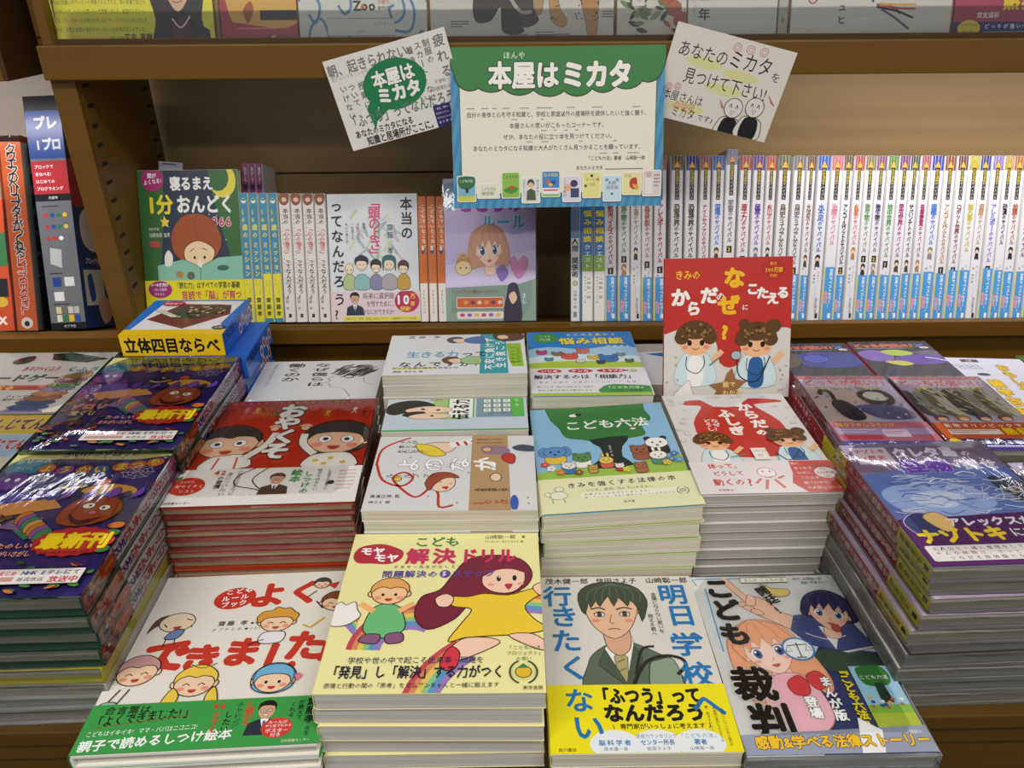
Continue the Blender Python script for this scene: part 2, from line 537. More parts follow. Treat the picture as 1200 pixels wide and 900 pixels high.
def manga(A, x, y, r, hc, hd, ec, sk='f8dcc8', rot=0, fx=1, hair='short', ol='4a3028', ow=.35, mouth='c8605a', eyes=1):
    """a drawn portrait head with large eyes; hc hair, hd hair lines, ec eyes"""
    at = (x, y, r, rot, fx)
    if hair == 'long': A.B([(-.9, -.7), (-1.25, .3), (-1.3, 1.5), (-.9, 1.9), (-.5, 1.3), (.5, 1.3), (.95, 1.9), (1.3, 1.4), (1.2, .2), (.85, -.8), (0, -1.2)], hc, at, ol, ow)
    if hair == 'bob': A.B([(-.85, -.8), (-1.15, .2), (-1.05, .95), (-.5, .9), (.5, .9), (1.05, .95), (1.15, .2), (.8, -.85), (0, -1.15)], hc, at, ol, ow)
    if hair == 'short': A.B([(-.7, -.85), (-1, -.2), (-.85, .45), (.85, .45), (1.02, -.2), (.7, -.9), (0, -1.2)], hc, at, ol, ow)
    A.B([(-.2, .7), (-.25, 1.3), (.3, 1.3), (.25, .7)], sk, at, ol, ow)
    A.E(-.72, .15, .13, .2, sk, at=at, ol=ol, ow=ow, n=12).E(.72, .15, .13, .2, sk, at=at, ol=ol, ow=ow, n=12)
    A.B([(-.7, -.3), (-.68, .25), (-.42, .68), (0, .95), (.42, .68), (.68, .25), (.7, -.3), (.4, -.75), (-.4, -.75)], sk, at, ol, ow)
    for q in (-1, 1):
        A.E(q * .35, .12, .17, .2 * eyes, 'fff', at=at, n=14).E(q * .34, .14, .13, .18 * eyes, ec, at=at, n=14).E(q * .34, .14, .06, .09 * eyes, '15131a', at=at, n=8)
        A.E(q * .34 - .05, .06, .045, .05 * eyes, 'fff', at=at, n=6)
        A.L([(q * .56, .04), (q * .4, -.1), (q * .2, -.05)], ow * 1.6, '2a1c18', 2, at).L([(q * .55, -.25), (q * .36, -.33), (q * .2, -.28)], ow, hd, 2, at)
        A.E(q * .48, .42, .12, .06, 'f2b0a0', at=at, n=10)
    A.L([(.03, .36), (.0, .46)], ow, ol, 0, at)
    A.B([(-.13, .6), (.13, .6), (.05, .7), (-.05, .7)], mouth, at)
    A.P([(-.78, .35), (-.98, -.2), (-.7, -.85), (0, -1.2), (.7, -.88), (1, -.2), (.8, .35), (.66, -.2), (.52, .0), (.42, -.4), (.2, -.05), (.05, -.45), (-.18, -.05), (-.3, -.42), (-.5, .02), (-.62, -.25)], hc, at, ol, ow)
    for k in (-.6, -.25, .1, .45): A.L([(k * .5, -1.05), (k * 1.1, -.7), (k * 1.25, -.35)], ow, hd, 2, at)
    return A


def man(A, x, y, r, hair='1c1a1a', suit='2b3040', tie='3f68b0', sk='d9a684', glasses=True):
    """small printed portrait of a man in a suit"""
    at = (x, y, r)
    A.P([(-1.7, 2.9), (-1.5, 1.5), (-.5, 1.0), (.5, 1.0), (1.5, 1.5), (1.7, 2.9)], suit, at)
    A.P([(-.42, 1.0), (0, 2.3), (.42, 1.0)], 'f4f4f4', at).P([(-.12, 1.25), (.12, 1.25), (.1, 2.3), (-.1, 2.3)], tie, at)
    A.E(0, 0, .78, 1, sk, at=at).B([(-.82, 0), (-.85, -.75), (-.3, -1.2), (.4, -1.18), (.86, -.7), (.82, 0), (.62, -.5), (-.5, -.55)], hair, at)
    if glasses:
        A.E(-.32, .02, .25, .18, 'e8ddd0', at=at, ol='222', ow=r * .06, n=12).E(.32, .02, .25, .18, 'e8ddd0', at=at, ol='222', ow=r * .06, n=12)
    A.E(-.3, .03, .08, .07, '222', at=at, n=8).E(.3, .03, .08, .07, '222', at=at, n=8)
    A.L([(0, .1), (-.06, .34), (.08, .36)], r * .05, '9a6a50', 0, at).B([(-.28, .5), (.28, .5), (.12, .66), (-.12, .66)], 'fff', at, '9a4a40', r * .05)
    return A


def arc(cx_, cy_, r, a0, a1, n=14, f=1):
    return [(cx_ + r * math.cos(R(a0 + (a1 - a0) * i / n)), cy_ + f * r * math.sin(R(a0 + (a1 - a0) * i / n))) for i in range(n + 1)]


# ---- white rule book with the red title and green belt
def art_rules():
    A = Art(100, 110, 'e9e4da')
    A.E(44, 16.5, 10.5, 8, 'c8382a', -12).T('こども', 38, 12.5, 4.2, 'fff', rot=-8, fit=14).T('ルール', 37, 17, 4.2, 'fff', rot=-8, fit=14).T('ブック', 38, 21, 4.2, 'fff', rot=-8, fit=13)
    A.T('よ', 51, 15, 19, 'c8382a', b=.055).T('く', 70, 14, 18, 'c8382a', b=.055)
    A.T('齋藤 孝', 40, 33, 3.6, '3a332c', fit=15).T('● 監修', 56, 33.4, 2, '3a332c').T('オプチミホ', 38, 36.8, 2.6, '3a332c', .005, fit=15).T('● イラスト', 54, 36.8, 2, '3a332c', 0)
    for ch, x, y, z, r in (('で', 11, 52, 22, -6), ('き', 29, 53, 19, 3), ('ま', 47, 50, 19, 4), ('し', 65, 54, 20, 6), ('た', 76, 48, 20, 3), ('!', 93, 51, 17, 12)): A.T(ch, x, y, z, 'c8382a', b=.055, rot=r)
    A.B([(-1.2, .9), (-.8, -.5), (.9, -.6), (1.4, .5), (.9, .1), (-.6, .2)], '5b4a40', (17, 31, 8)).E(20, 31, 8.5, 6.5, 'f0d9bc', -5, ol='2a2018').L([(14, 32), (16, 34)], .6, '2a2018').L([(24, 29), (27, 30)], .6, '2a2018').B([(19, 34), (23, 33.6), (21, 36)], 'b8402e')
    A.B([(20, 36), (17, 41), (23, 41), (25, 36)], '6f86b8', ol='2a2018').L([(18, 41), (18, 46)], .5, '2a2018').L([(22, 41), (23, 45)], .5, '2a2018')
    kid(A, 69, 33, 8, 'd9a040', 'curl', eye='arc').B([(64, 40), (63, 46), (73, 46), (74, 40)], 'ece8f0', ol='2a2018').L([(65, 44), (58, 47)], .6, '2a2018')
    kid(A, 96, 22, 7, '7a4a28', 'short', eye='arc').L([(90, 26), (86, 21)], .7, '2a2018').L([(92, 32), (86, 38), (82, 36)], 1.2, 'd8b040')
    kid(A, 87, 9, 4, '4a4238', 'short', eye='dot').P([(90, 10), (96, 8), (94, 13)], 'c8382a').L([(85, 14), (81, 18)], .7, '2a6a4a')
    kid(A, 12, 60, 9, 'c89a98', 'short', eye='arc', rot=-6).L([(8, 69), (3, 80)], .6, '2a2018').L([(12, 69), (8, 80)], .6, '2a2018').B([(3, 76), (9, 76), (10, 82), (1, 81)], '8fc0b4', ol='2a2018')
    kid(A, 40, 67, 9, 'eecb4c', 'short', eye='arc').B([(31, 70), (28, 79), (33, 80), (35, 74)], 'eecb4c', ol='2a2018').B([(50, 70), (53, 79), (48, 80), (47, 74)], 'eecb4c', ol='2a2018').L([(35, 57), (41, 59.5), (47, 57)], .5, '8a6a20', 2)
    kid(A, 75, 67.5, 8.4, '6fb2dc', 'bob', eye='dot').P([(84, 66), (86, 64.4), (88, 66), (86, 69)], 'e07a98')
    B = Art(100, 110, '3d9c4a', 77)
    B.T('合言葉は……', 6, 80, 4.6, '1c2a1a', fit=26).T('「よくできました!」', 3, 85.5, 6.4, '1c1a16', b=.015, rot=-5, fit=42).L([(5, 88), (44, 83.6)], .4, '8a5a20')
    B.T('こどもはイキイキ! ママ・パパはニコニコ!', 3, 91, 3.1, 'fff', rot=-2, fit=46).T('親子で読めるしつけ絵本', 2, 96.5, 6, 'fff', b=.02, rot=-3, fit=62)
    B.T('3歳から', 68.5, 78.5, 4, 'd8382a', v=1, fit=13).T('チャレンジ', 64, 79, 3.4, '1c1a16', v=1, fit=13).T('したい', 60, 83, 3.8, '1c1a16', v=1).T('46', 52, 80, 5, 'd8382a', b=.03).T('のルール', 55, 83, 3.6, 'd8382a', v=1, fit=11)
    man(B, 76, 83.5, 4.4)
    B.E(82, 92, 6.6, 5.2, 'd0403a').T('ルールが', 78, 89.5, 2, 'fff').T('ひと目でわかる', 77, 91.2, 1.6, 'fff', .01).T('ポスター', 77.5, 93.4, 2.4, 'fff').T('付き', 80, 95.4, 2.2, 'fff')
    B.T('齋藤孝', 95, 78, 4.6, '16241a', v=1, fit=14).T('先生', 95, 92, 2.4, '16241a', v=1).T('が教えて', 90.5, 79, 3, '16241a', v=1, fit=11).T('くれる', 87, 80, 2.8, '16241a', v=1).T('日本図書センター', 85, 98.4, 1.5, 'e8f0e0', 0)
    return A, B


# ---- pale yellow problem solving drill
def art_drill():
    A = Art(100, 105, 'f1e9a6')
    for i, c in enumerate(('c84a58', 'd88a60', 'e8c860', '8cc48c', '5a98c8', '9a7cc0')):
        A.L(arc(38, 78, 27 - i * 2.6, 182, 300, f=.95), 2.8, c).L([(p[0], p[1]) for p in arc(96, 112, 58 - i * 2.6, 178, 232, f=.85)], 2.8, c)
        A.L([(112, 46 + i * 2.3), (88, 43 + i * 2.3), (80, 44 + i * 2.3)], 2.4, c)
        A.L([(-2, 51 + i * 2), (6, 52 + i * 2), (12, 60 + i * 1.6)], 2, c, 2)
    A.T('こども', 33, 6.5, 8.6, '2f7d46', b=.03, fit=25)
    A.B([(2, 17), (4, 11), (10, 8.5), (16, 8), (22, 10), (28, 14), (27, 20), (21, 23), (12, 22.5), (5, 22)], 'b82c40').T('モヤ', 5, 13.5, 6.6, 'fff', b=.04).T('モヤ', 13, 18.6, 6.6, 'fff', b=.04)
    A.T('山崎聡一郎', 71, 3, 3.4, '4a4034', .01).T('著', 91, 3, 2.2, '4a4034', .01).T('ウィスット・ポンニミット 絵', 71, 6.6, 2, '5a5044', 0, fit=21)
    # generic running child in a yellow dress, plum hair
    A.B([(56, 30), (63, 20), (76, 17), (90, 20), (96, 30), (92, 40), (80, 46), (66, 50), (58, 60), (46, 66), (39, 58), (41, 46), (50, 41)], '7c2438', ol='3a1018', ow=.6)
    A.B([(71, 31), (74, 26), (83, 24), (91, 27), (92, 36), (86, 43), (77, 43), (71, 38)], 'f7cdb4', ol='3a1018', ow=.5)
    A.B([(69, 33), (70, 22), (80, 18.5), (91, 22), (93.5, 30), (86, 27.5), (78, 28)], '7c2438')
    A.E(79, 34, 1.1, 2, '1a1420').E(87, 33.6, 1.1, 2, '1a1420').E(79.3, 33, .4, .6, 'fff', n=8).B([(82, 38), (86, 37.8), (84, 41.5)], 'b8304a').E(75, 38, 1.8, 1.1, 'f0a090').E(90, 37.6, 1.6, 1, 'f0a090')
    A.B([(54, 46), (64, 46), (72, 44), (84, 45), (96, 41), (100, 44), (92, 52), (96, 60), (102, 66), (92, 69), (76, 70), (64, 71), (56, 73), (62, 62), (66, 54), (57, 52)], 'f2cc38', ol='4a3010', ow=.6)
    A.B([(48, 47), (53, 44), (57, 47), (55, 52), (50, 52)], 'f7cdb4', ol='3a1018').B([(96, 40), (101, 37), (103, 44), (99, 45)], 'f7cdb4', ol='3a1018')
    A.B([(62, 72), (74, 71), (80, 74), (70, 80), (60, 84), (55, 82)], 'f7cdb4', ol='3a1018').B([(54, 82), (58, 76), (62, 80), (60, 88), (54, 88)], 'd83a48', ol='3a1018').B([(84, 70), (95, 69), (103, 76), (98, 78)], 'f7cdb4', ol='3a1018')
    A.T('解決', 29, 17.5, 12.4, 'c8305a', b=.035, fit=28).T('ドリル', 58, 17.5, 12, 'c8305a', b=.035, fit=30)
    A.T('やまキー先生がおしえてくれる', 24, 25.4, 2.6, '5a4a60', .005, fit=46).T('問題解決の', 19, 30.5, 5.4, '5f4aa0', fit=29).E(51.5, 30.5, 2.8, 2.8, '5f4aa0').T('5', 50, 30.3, 4.4, 'fff').T('ステップ', 55, 30.5, 5.4, '5f4aa0', fit=22)
    # small child in green
    A.B([(17, 56), (21, 51), (29, 51), (33, 56), (35, 66), (26, 71), (16, 67)], '6fbf7c', ol='2a2018').L([(19, 55), (12, 50)], 3, 'f4b878').L([(31, 55), (38, 50)], 3, 'f4b878').B([(17, 69), (24, 69), (23, 74), (15, 73)], '8a5a80', ol='2a2018').B([(27, 69), (34, 68), (35, 73), (28, 74)], '8a5a80', ol='2a2018')
    kid(A, 25, 43, 9, 'e8a860', 'short', sk='f8c898')
    A.B([(-1, 53), (2, 49), (5, 51), (9, 49), (11, 54), (13, 58), (8, 63), (1, 64), (-3, 60)], 'f2f0ea', ol='6a6458')
    A.T('学校や世の中で起こる出来事・問題を', 12, 83.4, 4.1, '2c3454', .01, fit=61)
    A.T('「発見」し「解決」する力がつく', 4, 89.6, 7.4, '26243c', .02, fit=78)
    A.T('感情と行動の間の「思考」をマムアンちゃんと一緒に鍛えます', 4, 96.4, 3, '33344c', .01, fit=76)
    A.T('「こども六法', 83, 77, 2.6, '2f7d46').T('プロジェクト」', 83, 80, 2.4, '2f7d46').T('の本!!', 87, 83, 2.6, '2f7d46')
    A.E(90.5, 90, 5, 4.4, 'dfe29a').E(90.5, 90, 3.6, 3.2, 'e8b830', ol='4a5a20').P([(87.6, 88), (90.5, 85.6), (93.4, 88)], '3f8048').L(arc(90.5, 90, 6, 110, 250), .8, '3a4a2a').L(arc(90.5, 90, 6, -70, 70), .8, '3a4a2a').T('東京書籍', 90, 98, 2.2, '333', .01)
    return A


# ---- white/yellow paperback with the boy in a blazer
def art_tomorrow():
    A = Art(100, 133, 'dcd8ce')
    A.T('茂木健一郎', 3, 3, 5.6, '2c2620', .012, fit=29).T('信田さよ子', 37, 3, 5.6, '2c2620', .012, fit=27).T('山崎聡一郎', 70, 3, 5.6, '2c2620', .012, fit=28)
    A.B([(24, 70), (25, 56), (30, 49), (42, 43), (52, 43), (66, 49), (74, 55), (76, 70)], '5d6a58', ol='2a2c24', ow=.5)
    A.P([(40, 42), (36, 47), (46, 66), (54, 47), (54, 40)], 'eeebe2', ol='555').P([(44, 47), (41, 52), (42, 66), (47, 66), (49, 52)], 'b0a070', ol='555').L([(42, 55), (47, 53)], .8, '6a6a50').L([(42, 60), (47, 58)], .8, '6a6a50')
    A.P([(36, 47), (31, 56), (46, 68), (50, 68), (58, 52), (54, 45), (46, 66)], '4b5848', ol='2a2c24')
    A.B([(38, 34), (38, 46), (45, 51), (52, 46), (52, 34)], 'dba888', ol='4a3428')
    A.B([(28, 20), (29, 29), (34, 36), (43, 41), (52, 37), (58, 29), (61, 19), (50, 10), (36, 10)], 'e8bb9a', ol='4a3428', ow=.5).E(62.5, 24, 2.2, 3.6, 'e0ae8c', ol='4a3428')
    A.P([(27, 26), (24, 20), (24, 12), (30, 6.5), (40, 4), (54, 4.6), (64, 9), (68, 17), (66, 24), (62, 31), (61, 22), (57, 17), (55, 21), (50, 15), (46, 21), (43, 14), (37, 21), (35, 17), (31, 22), (30, 18)], '3f4a38', ol='20261c', ow=.5, sm=2)
    for k in range(8): A.L([(46, 5), (32 + k * 4.4, 10), (29 + k * 5, 17)], .4, '6a7860', 2)
    A.L([(31, 22.5), (36, 21.6), (40, 23)], 1, '2a2418', 2).L([(47, 23), (52, 21.6), (57, 22.6)], 1, '2a2418', 2)
    for x in (36, 52): A.E(x, 26, 3.2, 1.9, 'f6f0e8', ol='2a2018').E(x, 26, 1.7, 1.8, '3a4038').L([(x - 3.4, 25.6), (x, 24.2), (x + 3.4, 25.4)], .7, '1c1814', 2)
    A.L([(43.6, 26), (42, 31), (44.6, 31.6)], .5, '8a5a44', 2).L([(40, 35.6), (44, 35), (47.6, 35.6)], .7, '9a4a40', 2).E(33, 30, 2.6, 1.2, 'dc8f78').E(54, 30, 2.6, 1.2, 'dc8f78')
    A.B([(60, 72), (61, 57), (66, 54), (76, 54), (77, 72)], '8a9c84', ol='2a2c24').L([(48, 70), (58, 56), (70, 51.6), (80, 53), (82, 57), (76, 62)], 2.2, '22241e', 3).L([(52, 62), (58, 48), (66, 46)], 1.6, '22241e', 3)
    for i, (ch, x, y) in enumerate((('行', 1, 13.5), ('き', 4, 27), ('た', 4, 42), ('く', 7, 57.5))): A.T(ch, x, y, 19, '1c74b4', b=.028)
    for ch, x, y in (('明', 76, 13), ('日', 78, 27), ('、', 90, 36), ('学', 76, 45), ('校', 78, 62)): A.T(ch, x, y, 19, '1c74b4', b=.028)
    A.T('言葉にならない思いを', 73, 12, 3.7, '33302a', 0, v=1, fit=35).T('抱える君へ', 68, 26, 3.7, '33302a', 0, v=1)
    B = Art(100, 133, 'f0e112', 67.2)
    B.T('「ふつう」って', 26, 73, 11.4, '14120e', b=.05, fit=60).T('なんだろう', 30, 81.5, 12, '14120e', b=.05, fit=56).T('\\ 専門家がいっしょに考えます /', 34, 88, 3.7, '1c1a14', .015, fit=54)
    for x, a, b_, c in ((34, '', '脳科学者', '茂木健一郎'), (56.5, '原宿カウンセリング', 'センター所長', '信田さよ子'), (79, '『こども六法』', '著者', '山崎聡一郎')):
        B.E(x, 96, 13.4, 8.6, 'e8edf0')
        if a: B.T(a, x - 11, 92.6, 2.9, '1c74b4', .01, fit=22)
        B.T(b_, x - (9 if len(b_) > 2 else 3.4), 95.4, 3.6, '1c74b4', .012, fit=18 if len(b_) > 2 else 7).T(c, x - 6.4, 98.2, 2.4, '26221c', .005, fit=13)
    B.T('な', 9, 75, 17, '1c74b4', b=.028).T('い', 12, 88, 18, '1c74b4', b=.028).T('へ', 79, 78, 19, '1c74b4', b=.028).T('角川書店', 4, 98.4, 2.4, '2c2620', .005)
    for i, (x, s_, l) in enumerate(((95, '周囲についていけない自分は', 21), (91, '不登校は怠けなのだろうか', 20), (87, '朝、起きられない', 15), (83, '眠れない……', 11))): B.T(s_, x, 80 - i * .8, 1.9, '3c3a14', .0, v=1, fit=l * 1.1)
    return A, B


# ---- comic about a children's court
def art_court():
    A = Art(100, 134, 'dfe0de')
    A.L([(3, 6), (1, 2), (5, 1.4), (62, 1.4)], .9, '4f9ccc').L([(8, 8), (6, 48)], .9, '4f9ccc').L([(97, 4), (99, 50), (72, 49)], .9, '4f9ccc')
    A.P([(40, 100), (46, 64), (64, 46), (100, 50), (100, 100)], '3c4674').P([(56, 52), (70, 45), (98, 52), (100, 66), (64, 60)], '3f5648', ol='223').P([(66, 46), (80, 50), (100, 47), (100, 44), (84, 46)], 'eceae6', ol='556')
    # arm and pointing hand
    A.B([(31, 16), (38, 14), (46, 18), (50, 24), (58, 28), (62, 34), (54, 36), (44, 31), (35, 26), (30, 22)], 'f0c8ae', ol='6a4438').L([(23, 3), (27, 9), (32, 16)], 5.4, '6a4438').L([(22.6, 2.6), (27, 9), (33, 17)], 4.6, 'f0c8ae').E(22.8, 2.8, 2.3, 2.3, 'f0c8ae')
    for x, y in ((29, 19.5), (32, 22), (36, 24.4)): A.E(x, y, 4, 2.3, 'f0c8ae', 28, ol='6a4438', ow=.4)
    A.B([(34, 13), (38, 15), (36, 20), (31, 20), (31, 18)], 'f2cdb4', ol='6a4438', ow=.4)
    A.P([(52, 36), (58, 27), (72, 26), (92, 32), (98, 46), (76, 49), (60, 45)], '4c5488', ol='22264a').L([(60, 38), (72, 42), (84, 40)], .7, 'd8dae8', 2).P([(70, 34), (74, 48), (82, 36)], 'ecebe8')
    manga(A, 81, 25, 16.5, '3a3560', '5a5488', '3f6c98', sk='f0c8ae', rot=14, ol='26203a')
    A.B([(78, 34), (82, 33.6), (83, 37), (79, 37.6)], 'c85450', ol='6a3430')
    A.B([(45, 6), (52, 9), (62, 10), (60, 14), (50, 14)], 'e8d080', ol='8a7030')
    manga(A, 32, 47, 20, 'f0b48c', 'c07a58', '4660a0', sk='fbe0d2', rot=-10, hair='long', ol='a06048')
    A.B([(20, 70), (30, 62), (44, 61), (52, 68), (54, 84), (40, 92), (24, 88)], 'f3c3cc', ol='b0808a').B([(36, 66), (44, 62), (48, 66), (46, 72), (38, 72)], 'd84a50', ol='8a2c34').B([(48, 63), (56, 60), (60, 66), (52, 70)], 'd84a50', ol='8a2c34')
    A.E(51, 47.6, 9.2, 6.8 * 1.34 / 1.34 + 1.6, 'eef2f4', ol='3a86b8', ow=1.2).L([(51, 44), (51, 52)], .7, '3a3028').L([(45, 45.6), (57, 45)], .7, '3a3028').L([(43, 49), (45, 45.6), (47, 49), (43, 49)], .4, '3a3028').L([(55, 48.6), (57, 45), (59, 48.6), (55, 48.6)], .4, '3a3028').L([(48, 52.4), (54, 52.4)], .8, '3a3028')
    for ch, y, z in (('こ', 8.5, 19), ('ど', 23, 19), ('も', 38, 19)): A.T(ch, 7, y, z, '16120e', b=.055)
    A.T('裁', 4, 66, 25, '1c1712', b=.036, o=.03, oc='dcdcdc').T('判', 7, 85, 25, '1c1712', b=.036, o=.03, oc='dcdcdc')
    A.R(33, 1.6, 31, 3.6, 'd8dccc', ol='4a5a30', ow=.6).T('まんが こども六法', 35, 3.5, 3.2, '33342a', .02, fit=27)
    A.T('開廷!', 43, 8, 8.6, '1c1712', b=.02, v=1, rot=-24).T('原作 山崎聡一郎', 68, 3, 2.6, '333', .01).T('漫画 伊藤みんご', 72, 5.6, 2.6, '333', .01)
    for s_, x, y, l in (('『こども六法』', 70, 58, 42), ('まんが版', 58, 63, 30), ('登場', 45, 73, 15)):
        A.T(s_, x, y, 6.6 if l > 40 else 7.4, 'f0e034' if l > 40 else 'fff', b=.04, o=.045, oc='1c1a30', v=1, fit=l)
    A.R(75, 58, 24, 32, '9cc6dc').R(75, 81, 24, 9, 'b4c444').R(75, 78, 24, 4, '8cb848').B([(78, 60), (83, 58), (93, 58), (96, 63), (93, 68), (80, 68)], '3f7a3c').P([(85, 67), (90, 67), (91, 77), (84, 77)], '2c4030').T('こども六法', 78, 64, 3.2, 'fff', .02, fit=17)
    for i in range(14): A.E(rnd.uniform(77, 97), rnd.uniform(72, 80), 1.3, 1.1, rnd.choice(['e8e4da', '3a5a9a', 'b86a4a', 'e0b040', '332c28']), n=8)
    A.P([(0, 91), (100, 88), (100, 100), (0, 100)], '9aa0b4').P([(60, 100), (66, 84), (76, 90), (72, 100)], 'f0f0f2')
    A.T('感動&学べる法律ストーリー', 6, 94.5, 8.4, 'f4c22c', b=.04, o=.05, oc='2a2440', fit=93).T('講談社', 90, 91, 2.2, 'eee', .01)
    return A


# ---- red promise picture book
def art_promise():
    A = Art(100, 107, 'c43c26')
    A.T('はじめての「よのなかルールブック」', 10, 2.6, 2.4, 'f0d8c8', .01, fit=82)
    for x, y, c in ((28, 10, 'e8b83a'), (38, 7, 'b86a3a'), (40, 14, '2f7d46'), (80, 10, 'b86a3a'), (88, 12, 'eee8dc'), (72, 15, 'e8b83a'), (94, 16, '7a3a2a')):
        A.E(x, y - 1.2, 1.3, 1.3, c, n=10).L([(x, y), (x, y + 2)], 1.1, c).L([(x - 2, y + .4), (x + 2, y - .4)], .7, c).L([(x - 1.4, y + 4), (x, y + 2), (x + 1.4, y + 4)], .7, c)
    kid(A, 21, 45, 17, '4a4340', 'short', sk='f2c9a8', eye='ring', rot=-4)
    A.B([(14, 60), (22, 57), (34, 57), (38, 68), (12, 70)], 'f2eee6', ol='2a2018').L([(20, 59), (19, 70)], 1.2, 'c8552c').L([(30, 59), (31, 70)], 1.2, 'c8552c')
    kid(A, 82, 43, 17, '4a4340', 'bob', sk='f2c9a8', eye='ring', rot=3)
    A.B([(70, 60), (80, 57), (92, 58), (96, 70), (68, 70)], 'f4f0e8', ol='2a2018')
    for x, y in ((74, 64), (82, 62), (89, 66), (79, 67)): A.E(x, y, 1.7, 1.5, 'e0b840', n=10)
    for s_, x, y in (([(34, 60), (43, 48), (46, 36)], 44, 32), ([(72, 58), (64, 48), (63, 38)], 62, 32)):
        A.L(s_, 5.4, '2a2018', 3).L(s_, 4.4, 'f4eee4', 3)
        for a in (-50, -25, 0, 25, 55): A.L([(x, y), (x + 4.4 * math.sin(R(a)), y - 4.4 * math.cos(R(a)))], 1.5, 'f2c9a8')
        A.E(x, y, 2.6, 2.4, 'f2c9a8', ol='2a2018', ow=.3)
    for ch, x, y, z in (('お', 42, 13, 17), ('や', 42, 26, 16), ('く', 44, 40, 16), ('そ', 41, 54, 17)): A.T(ch, x, y, z, 'f6f2ea', b=.05, o=.02, oc='1c1412')
    A.T('えほん', 36, 53, 4.4, 'f2e8dc', .01, v=1).T('齋藤孝', 22, 8, 2.4, 'f0c8a8', .01, v=1)
    B = Art(100, 107, 'e9e5de', 70)
    B.L([(46, 68), (36, 76), (36, 84), (48, 88), (52, 90), (44, 80), (50, 70)], .7, '1c1412', 3)
    B.E(11, 84, 9.5, 8, 'c8402e').T('3才から', 7, 80.4, 2, 'fff', .01).T('おやくそく', 5, 84, 3, 'fff').T('リスト', 8, 88, 3, 'fff').P([(2, 78), (7, 75), (6, 79)], '3f8048')
    B.T('42', 22, 73, 5.6, 'c8402e', b=.04, fit=7).T('の習慣', 27, 76, 3.8, '26221c', b=.03, v=1)
    B.T('小学校入学までに', 36, 71.5, 3, '26221c', .01, v=1, fit=22).T('身につけたい', 31, 73, 3.4, '26221c', .02, v=1, fit=21)
    man(B, 57, 80, 4.6, hair='6a4a34', suit='5a4632', tie='3c4a70')
    B.T('絵本', 66.5, 72, 6, '3f9a4a', b=.03, v=1).T('しつけの', 73, 74, 5, '3f9a4a', b=.03, v=1, fit=20).T('親子で読みたい', 78.5, 72, 2.6, '3f9a4a', .01, v=1, fit=20).T('7才までの子育てに', 84, 73, 2.2, '3a2c28', 0, v=1, fit=18).E(86, 84, 1.9, 1.8, '3a3040', n=8).D(89, 74, 9, 6, 'd88a80', 3.2, .5).T('日本図書センター', 2, 97.6, 2, '26221c', .01)
    return A, B


